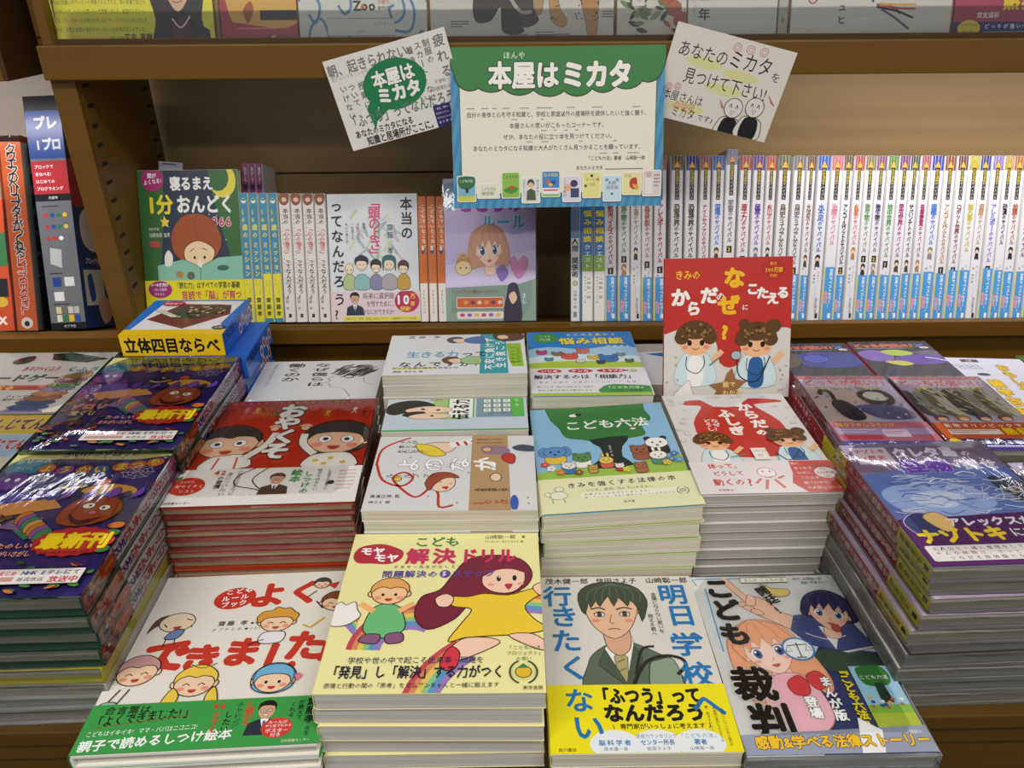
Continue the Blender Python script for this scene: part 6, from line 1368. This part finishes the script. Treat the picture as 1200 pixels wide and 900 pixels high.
# ================================================================ upper shelf
U = dict(tilt=14, Y0=1.008, z0=1.2302)
A = Art(100, 130, 'ebe33c')
for i, s_ in enumerate(('主人公が困難の中でいろいろ想像するんですよ。本の影響で自分も', '楽しい本に入り、いろいろ問いものを想像しました。幽霊がスクリーン', 'じになって、イメージが沸きやすいんです。子どものころに読んだ', 'ものは、空気と玄関の場合がないみたいな世界がほとんでした。')): A.T(s_, 2, 80.6 + i * 4, 2.9, '55531c', .0, fit=58)
A.T('芸人・作家', 36, 96.4, 1.8, '55531c', 0).T('又吉 直樹', 45, 96.2, 5, '2a2a1c', .02, fit=17)
A.B([(64, 101), (65, 88), (62, 76), (66, 66), (76, 62), (88, 64), (95, 76), (93, 88), (94, 101)], '2a2220').B([(72, 72), (74, 80), (79, 85), (85, 80), (87, 72), (80, 64)], 'e0b898').L([(76, 80.4), (79, 81), (82, 80.2)], .6, '9a5a4c', 1).P([(64, 101), (64, 94), (74, 88), (86, 88), (97, 93), (98, 101)], '1c1a20').P([(75, 88), (74, 101), (86, 101), (85, 88)], '5a1c2c').L([(75, 88), (80, 92), (86, 87)], .9, 'e8e0d8', 2)
face_out('poster_panel', 'yellow panel with long-haired person in dark jacket, upper left of the top shelf', -.534, .196, .25, .006, 'ebe33c', A, 0, **U)
spine_out('paperback_book', 'thin brown-edged book beside the yellow panel', -.337, .0065, .15, .24, '8a6a34', None, s=-1, **U)
A = Art(100, 260, 'b0364a'); A.B([(12, 60), (12, 86), (30, 90), (100, 90), (100, 60)], 'e0b04c').B([(30, 84), (40, 80), (44, 84), (36, 90), (32, 88)], 'a8502c').R(52, 84, 48, 4.6, '26262c').D(22, 92, 74, 1, 'e0a0a8', 3, 1.4).E(65, 96.6, 5, 4.4, '22347c').E(67, 96.6, 3, 3, 'e0b04c').T('TOHAN', 72, 96.8, 8, '22347c', b=.03, fit=26)
face_out('picture_book', 'crimson cover with small animal and yellow band on the top shelf', -.330, .091, .24, .006, 'b0364a', A, 0, **U)
A = Art(155, 240, '2c4a80'); A.B([(-3, 102), (-3, 82), (10, 78), (14, 70), (60, 60), (120, 66), (150, 72), (154, 80), (156, 102)], 'd6d8d0')
for p in ([(0, 80), (14, 76), (26, 82), (20, 90), (12, 86)], [(10, 100), (14, 92), (26, 88), (34, 94), (34, 101)], [(46, 76), (58, 74), (64, 82), (56, 86), (48, 82)], [(108, 76), (124, 78), (128, 86), (116, 90), (110, 84), (116, 82)], [(128, 74), (140, 84), (134, 94), (110, 93)], [(54, 102), (66, 92), (84, 89)], [(140, 102), (148, 94), (154, 98)]): A.L(p, 3.2, '5a86ac', 4)
A.T('Zoo', 66, 82, 15, '3a2c24', b=.04, fit=28).E(78, 82.6, 2.4, 2.6, 'c8642c').T('京都市', 96, 80.6, 5, 'b8642c', .02).T('動物園', 96, 83.4, 5, '5a3a2a', .02).R(34, 88, 82, 8, 'd6d8d0', ol='5a5c5a', ow=.6).T('しょうがっこう', 90, 90.4, 4, '4a4c4a', .0).T('なまえ', 70, 94, 3.4, '4a4c4a', 0)
face_out('picture_book', 'white notebook cover with blue swirls on the top shelf', -.237, .152, .24, .006, 'd6d8d0', A, 0, **U)
A = Art(220, 260, 'd4d2c6')
A.B([(62, 64), (104, 64), (110, 80), (108, 90), (112, 95), (96, 96), (86, 94), (84, 84), (72, 90), (54, 90), (52, 80)], '3c3630', ol='26221e').B([(96, 66), (120, 64), (124, 84), (130, 90), (114, 93), (106, 88)], '463c34', ol='26221e').L([(96, 80), (108, 86), (122, 86)], 4, 'b8b0a0', 2)
A.B([(140, 64), (156, 64), (154, 82), (164, 90), (158, 93), (146, 90), (142, 80)], 'c89a5a', ol='4a3418').B([(168, 62), (184, 62), (192, 80), (196, 64), (206, 64), (202, 84), (200, 96), (190, 97), (186, 90), (178, 78)], 'c08a4c', ol='4a3418').B([(126, 72), (136, 74), (134, 86), (126, 86)], 'b89868', ol='4a3418')
for i in range(40): A.E(rnd.choice([rnd.uniform(143, 155), rnd.uniform(174, 186), rnd.uniform(194, 202)]), rnd.uniform(74, 90), 1, 1, '3a2414', n=6)
for x, y in ((24, 90), (94, 96), (126, 95), (146, 96), (206, 86)): A.D(x, y, 22, 3, '4a4840', 3, 1)
face_out('picture_book', 'wide white animal picture book showing elephant and leopard feet, top shelf', -.081, .219, .25, .006, 'd4d2c6', A, 0, **U)
A = Art(84, 260, 'd8d4c8')
for i in range(60): A.P([(-1, 0), (0, -.4), (1, 0), (0, .4)], rnd.choice(['3a342c', '4c6a34', '6a8a44', '26221e', '8a9a5c', 'a85a34', '5a7a3c']), (rnd.uniform(6, 84), rnd.uniform(66, 99), rnd.uniform(5, 9), rnd.uniform(0, 180)), sm=2)
for i in range(3): A.E(60 + i * 9, 80 + i * 5, 9, 9, 'b05a38', ol='4a2414', ow=.4)
A.R(18, 66, 15, 18, 'e4e0d4').T('田智也', 26, 74, 6, '3a3a34', .01, v=1, fit=22)
face_out('picture_book', 'cover of dark leaves and rust-red fruit on the top shelf', .142, .083, .25, .006, 'd8d4c8', A, 0, **U)
A = Art(109, 260, 'd2d2ca'); A.T('一年', 20, 78, 15, '2a2a28', .03, v=1, fit=34).T('Spruce Field', 8, 76, 4.4, '55555a', .0, rot=90, fit=34).E(4, 78, 4, 10, 'c8b8a8')
face_out('paperback_book', 'plain white cover with two dark characters, right half of top shelf', .227, .107, .25, .008, 'd2d2ca', A, 0, **U)
A = Art(13, 240, 'b8b6a8'); A.T('ブ・監', 6.5, 78, 6, '3a3a34', .01, v=1, fit=36)
spine_out('paperback_book', 'narrow grey spine between two white covers on the top shelf', .3355, .0125, .15, .245, 'b8b6a8', A, **U)
A = Art(196, 260, 'd8d6ca'); A.T('ュヒ', 62, 82, 11, '3a3a38', .02, v=1, fit=30).L([(20, 82), (26, 83.4), (34, 80), (36, 76)], 1.6, 'a82c44', 3)
for p, c in (([(92, 78), (100, 83)], '3c3c90'), ([(104, 84), (122, 85), (134, 88)], '2c4c9c'), ([(104, 85), (130, 87), (150, 90)], '2a2a30'), ([(106, 84), (130, 85.6), (152, 86)], 'c85a34'), ([(108, 83.6), (124, 84), (152, 84)], 'd8a04c'), ([(110, 86), (128, 90), (146, 95)], '4c5c7c'), ([(118, 82), (124, 78)], '2a2a30'), ([(132, 82), (138, 78)], '5a3c90')): A.L(p, 2.6, c, 3)
face_out('picture_book', 'white cover with bright feather-like brush strokes on the top shelf', .351, .193, .25, .006, 'd8d6ca', A, 0, **U)
A = Art(120, 260, 'b0485c'); A.R(4, 66, 56, 14, 'dccfc8').D(6, 68, 52, 9, '8a3a3a', 3.4, 1).T('熱狂', 58, 83, 20, 'ecd02c', b=.05, o=.03, oc='8a3a24', fit=44).T('宮宜遥彩', 28, 89, 7, 'f0e8e0', .03).R(0, 92, 120, 8, '2c2a6a').E(20, 95, 14, 10, 'ecd828').T('5千円分が', 10, 93.4, 4.4, '5a2a24', .02).T('当たる!!', 11, 96.6, 4.4, '5a2a24', .02).T('どっちが強い!? 超熱', 38, 94, 6, 'ece8f4', .03, fit=76).R(38, 96.4, 70, 2.6, 'e4e0ea').D(40, 96.8, 66, 1, '3a3a70', 3, 3)
face_out('comic_book', 'magenta comic advert with yellow starburst at the right end of top shelf', .548, .118, .25, .006, 'b0485c', A, 0, **U)

# ================================================================ poster and cards on the upper shelf lip
def card(name, label, cat, w, h, M, A, th=.0006, rough=.45):
    r = empty(name, label, cat); r.matrix_world = M
    mobj('paper_sheet', boxm('paper_sheet', -w / 2, w / 2, -h / 2, h / 2, -th, 0, mat('card_stock', 'e8e4da', .5)), r)
    ink('sheet_print', A, w - .0002, h - .0002, r, Matrix.Translation((0, 0, 2e-5)), rough)


def wallM(x, y, z, rot, tilt=0):
    return Matrix.Translation((x, y, z)) @ Matrix.Rotation(R(90 + tilt), 4, 'X') @ Matrix.Rotation(R(rot), 4, 'Z')


A = Art(100, 72.4, '4a94bc')
for i in range(-30, 60): A.P([(i * 4, 0), (i * 4 + 1.6, 0), (i * 4 - 18 + 1.6, 100), (i * 4 - 18, 100)], '3a82ac')
A.R(4, 8, 92, 83, 'e9e3d2', 0, '2c6a38', .6)
SCL = [(9, 16, 7, 10), (19, 17, 9, 10), (32, 18, 9.5, 11), (46, 19, 9.5, 11), (59, 19, 8.5, 11), (71, 17, 8, 11), (82, 16, 8.5, 10), (92, 13, 6.5, 9), (96, 5, 4, 12), (4, 5, 4, 12)]
for x, y, rx, ry in SCL: A.E(x, y, rx + .5, ry * .724 + .5, '16301a', n=24)
for x, y, rx, ry in SCL: A.E(x, y, rx, ry * .724, '327c3c', n=24)
A.R(1.5, 0, 97, 16, '327c3c')
A.T('ほんや', 24.5, 5.2, 3.4, 'f4f0e4', b=.02, fit=10.6).T('本屋は', 17.5, 17, 12.4, 'f4f0e4', b=.036, o=.04, oc='1c4424', fit=33).T('ミカタ', 51.5, 17, 12.4, 'f4f0e4', b=.05, o=.03, oc='1c4424', fit=33)
for s_, x, y, f in (('自分の身体と心を守る知識と、学校と家庭以外の居場所を提供したいと強く願う、', 7, 41, 86), ('本屋さんの思いがこもったコーナーです。', 27, 48, 46), ('ぜひ、あなたの役に立つ本を見つけてください。', 24, 55, 53), ('あなたのミカタになる知識と大人がたくさん見つかることを願っています。', 9.6, 62, 81)): A.T(s_, x, y, 2.7, '2c2a26', b=.015, fit=f)
for x, y, w_ in ((7, 36.9, 5), (14, 36.9, 4), (19, 36.9, 3), (24, 36.9, 4), (32, 36.9, 5), (40, 36.9, 10), (54, 36.9, 6), (66, 36.9, 6), (85, 36.9, 5), (28, 43.9, 4), (42, 43.9, 2), (42, 50.9, 3), (48, 50.9, 2), (53, 50.9, 2), (58, 50.9, 2), (35, 57.9, 4), (42, 57.9, 4), (60, 57.9, 2), (76, 57.9, 3), (70, 65.6, 4), (76, 65.6, 4), (83, 65.6, 8)): A.D(x, y, w_, 1, '7a7870', 1, .32)
A.T('「こども六法」著者　山﨑聡一郎', 63.5, 69, 2.1, '3a4a3c', .01, fit=28).T('あなたのミカタ', 58.5, 75, 2.1, '3a4a3c', .01, fit=13).R(72.5, 75.8, 18, .4, '5a5a54')
def mini(x, y, w, h, bg, f):
    A.R(x, y, w, h, 'f2efe6', .8); A.R(x + .4, y + .5, w - .8, h - 1, bg, .6); f(x, y, w, h)
mini(1.6, 79, 9, 17, '7ab0c8', lambda x, y, w, h: A.B([(x + 1, y + 1), (x + 8, y + 1), (x + 8.4, y + 6), (x + 5, y + 9), (x + 1, y + 7)], '2c6c3c').T('こども六法', x + 1.2, y + 3.4, 1.5, 'fff', 0, fit=6.4).R(x + .5, y + 13, w - 1, 3.4, 'c8c848').R(x + 4, y + 8, 1.4, 3, '26302c'))
mini(11, 84, 11, 10, 'e0e0c8', lambda x, y, w, h: A.T('こども六法', x + 2, y + 3.6, 1.8, '2c4c8c', .02, fit=7).T('練習帳', x + 2.2, y + 6.6, 2, '3c7a3c', .03))
mini(22.8, 77, 9, 17, '8cb84c', lambda x, y, w, h: A.T('こども六法', x + .8, y + 3, 1.7, '33332c', .02, fit=7).B([(x + 1, y + 12), (x + 5, y + 9), (x + 8, y + 11), (x + 5, y + 14)], '4c8a34').E(x + 5, y + 10, 1, 1, 'c8502c'))
mini(32.4, 80.4, 9, 17, 'dcdcd4', lambda x, y, w, h: A.E(x + 4.5, y + 4, 1.7, 1.9, '3a4638').E(x + 4.5, y + 5.2, 1.2, 1.3, 'e8bb9a').P([(x + 2.4, y + 15), (x + 2.6, y + 9), (x + 4.5, y + 7.4), (x + 6.6, y + 9), (x + 7, y + 15)], '4a5848').T('行きたくない', x + 1.3, y + 1.5, 1.4, '1c74b4', .01, v=1, fit=8).T('明日学校へ', x + 7.8, y + 1.5, 1.4, '1c74b4', .01, v=1, fit=8))
mini(42, 76.6, 9, 17, '3c84c8', lambda x, y, w, h: A.T('悩み相談', x + 1, y + 2.6, 1.8, 'e8d83c', .03, fit=7).R(x + .5, y + 11, w - 1, 4, 'ece8e4').R(x + 1, y + 12, 7, .9, 'c83a40').E(x + 3, y + 7, 1, 1, 'd8604c').E(x + 5.6, y + 7.4, 1.2, 1, '2c4c90').E(x + 4.4, y + 9, 1, .8, 'e8c040').R(x + .5, y + 15.2, w - 1, 1.2, '9cc040'))
mini(52, 80, 9, 17, 'd8d4dc', lambda x, y, w, h: A.E(x + 5.6, y + 5, 1.8, 1.7, '3a3560').E(x + 2.8, y + 7.6, 1.7, 1.6, 'e8a888').P([(x + 4, y + 8), (x + 8, y + 8), (x + 8, y + 14), (x + 4, y + 14)], '3c4674').T('こども裁判', x + 1.2, y + 1.4, 1.5, '222', .03, v=1, fit=9))
mini(61.6, 77.6, 9, 17, 'e4dc8c', lambda x, y, w, h: A.T('まったり', x + 1.6, y + 5, 1.5, '4a4a34', .01, fit=6).T('六法', x + 3, y + 8, 1.6, '4a4a34', .01).E(x + 4.5, y + 2.6, .7, .7, '3a3a34').E(x + 1.6, y + 9, .7, .7, '3c6c3c').E(x + 7.4, y + 5, .7, .7, 'c88a3c'))
mini(71.4, 80, 9, 17, 'c4dce4', lambda x, y, w, h: A.T('人間', x + 2.4, y + 5, 2, '2a2a34', .03).T('関係術', x + 1.6, y + 8, 2, '8a4a8c', .03).E(x + 4.5, y + 12, .5, .5, '333').E(x + 2, y + 3, .8, .8, '7a9ac0').E(x + 7, y + 3, .8, .8, '7a9ac0'))
mini(80.6, 78, 9.4, 15, 'e8dc9c', lambda x, y, w, h: A.T('六法', x + 1, y + 2.6, 1.8, '8a3a2c', .02).B([(x + 4, y + 5), (x + 7, y + 4), (x + 7, y + 11), (x + 4, y + 10)], 'b83a2c').B([(x + 5, y + 8), (x + 8, y + 9), (x + 7, y + 12)], 'd8a83c'))
mini(90.4, 77, 9, 17, 'd8ccc8', lambda x, y, w, h: A.E(x + 3, y + 3, 1.4, 1.4, 'c8b4a4').P([(x + 1.4, y + 5), (x + 5, y + 5), (x + 5, y + 15), (x + 1.4, y + 15)], 'e8e0dc').D(x + 5.6, y + 3, 3, 4, '5a4a90', 1.6, .5))
tp = math.degrees(math.atan2(.044, .178))
card('shop_poster', 'green and blue trimmed poster with white title and row of tiny book covers', 'poster', .2540, .1835, Matrix.Translation((.0700, .9780 - .0222, 1.2290 - .089)) @ Matrix.Rotation(R(90 - tp), 4, 'X') @ Matrix.Rotation(R(.3), 4, 'Z'), A)

A = Art(100, 70, 'e4e2dc')
for s_, x, y, z, v, f, c in (('朝、起きられない', 1, 12, 10, 0, 66, '77757a'), ('友だちとうまくいかない', 2, 21, 3.4, 0, 34, '88868a'), ('疲れる', 93, 3, 9.4, 1, 34, '77757a'), ('制服の', 83, 6, 6, 1, 18, '77757a'), ('スカート、なに', 76, 6, 6, 1, 46, '77757a'), ('着きたくない', 69, 8, 6, 1, 44, '77757a'), ('いけない', 9, 28, 6, 1, 28, '77757a'), ('ついて', 16, 29, 6, 1, 18, '77757a'), ('授業に', 24, 29, 6, 1, 22, '77757a'), ('不登校って', 81, 52, 3.4, 0, 16, '77757a'), ('保護違反なの?', 78, 59, 3.4, 0, 20, '77757a')): A.T(s_, x, y, z, c, b=.02, v=v, fit=f)
A.P([(27, 52), (34, 46), (30, 68), (24, 84), (22, 60)], '1f7c48').E(50, 42, 26, 19, '1f7c48', 0).P([(33, 60), (24, 78), (42, 64)], '1f7c48')
A.T('「ふつう」ってなんだろう', 4, 70, 10.6, '6a7a72', b=.02, fit=90)
A.T('本屋は', 33, 33, 13, 'f4f2ec', b=.036, o=.04, oc='14502c', fit=35).T('ミカタ', 33, 51, 13, 'f4f2ec', b=.05, o=.035, oc='14502c', fit=37)
A.T('あなたのミカタになる', 6, 84, 6.4, '1c1c1c', b=.02, fit=50).T('知識と居場所がここに。', 14, 94, 7.6, '1c1c1c', b=.025, fit=60)
A.R(74, 76, 26, 24, '2a2468').R(88, 77, 10.6, 22, 'b8ccd0').E(93.4, 83, 2.4, 2.4, '3a4a40').P([(90.6, 99), (91, 88), (96, 88), (97, 99)], '4a5c50')
for i, s_ in enumerate(('『明日、学校へ', '行きたくない』', '子どもの心の本', '角川書店')): A.T(s_, 75.2, 80 + i * 5, 2, 'e8e8f4', .01, fit=11.6)
card('message_card', 'white card with green speech bubble tilted over the poster\'s left corner', 'card', .1485, .1050, wallM(-.1215, .9735, 1.1815, 14.3), A)

A = Art(100, 70, 'dedace')
for x, y in ((30, 34), (62, 38), (26, 84), (52, 56)): A.E(x, y, 16, 4, 'dcd89c')
K = '1c1a1a'
A.T('あなたの', 6, 24, 12.5, K, b=.005, fit=42).T('ミカタ', 48, 22, 15, K, b=.005, fit=37).T('を', 86, 30, 8, K, b=.005)
A.T('見つけて下さい!', 17, 50, 12.5, K, b=.005, fit=73).T('本屋さんは', 5, 74, 8.4, K, b=.006, fit=34).T('ミカタ', 16, 90, 9, K, b=.006, fit=20).T('です♪', 38, 91, 6, K, b=.006, fit=15)
for x, y in ((52, 10), (63, 9), (74, 8)): A.L(arc(x, y * .7, 3.2, 0, 356, 20), .45, 'c86878', at=(0, 0)).L(arc(x, y * .7, 1.6, 0, 356, 20), .4, 'c86878', at=(0, 0))
for x, y in ((8, 66), (15, 64), (19, 84), (25, 83), (31, 82)): A.L(arc(x, y * .7, 2.5, 0, 356, 20), .4, 'c86878', at=(0, 0)).L(arc(x, y * .7, 1.2, 0, 356, 20), .4, 'c86878', at=(0, 0))
for x, y in ((65, 72), (82, 66)):
    A.B([(x - 9, y + 17), (x - 5, y + 11), (x + 5, y + 11), (x + 10, y + 17), (x + 10, y + 34), (x - 10, y + 34)], 'dedace', ol=K, ow=.6).B([(x - 5, y + 13), (x + 6, y + 13), (x + 7, y + 34), (x - 6, y + 34)], '18161a').E(x, y, 7.6, 7.6, 'e2ded2', ol=K, ow=.6).L([(x - 3.6, y), (x - 2.6, y - 4), (x - 1.6, y)], .6, K, 2).L([(x + 1.6, y), (x + 2.6, y - 4), (x + 3.6, y)], .6, K, 2).P([(x - 1.6, y + 3), (x + 1.8, y + 3), (x, y + 8)], 'dedace', ol=K, ow=.5)
for k in range(4): A.L([(52 + k * 1.4, 66 + k * 2), (55 + k * .6, 74 + k * .6)], .4, 'c86878').L([(90 + k, 50 + k * 2), (94 + k, 56 + k)], .5, 'c84858')
card('message_card', 'handwritten white card with two drawn figures tilted over the poster\'s right corner', 'card', .1485, .1050, wallM(.2680, .9770, 1.1860, -13.6), A)


A = Art(40, 60, 'dfe0ee'); A.R(0, 0, 40, 14, 'c8cae0').R(6, 4, 24, 4, '6a6c80')
card('shelf_tag', 'small white tag sticking up behind the green bedtime book', 'tag', .034, .050, Matrix.Translation((-.4720, 1.1160, 1.0470)) @ Matrix.Rotation(R(70), 4, 'X') @ Matrix.Rotation(R(-5), 4, 'Z'), A)
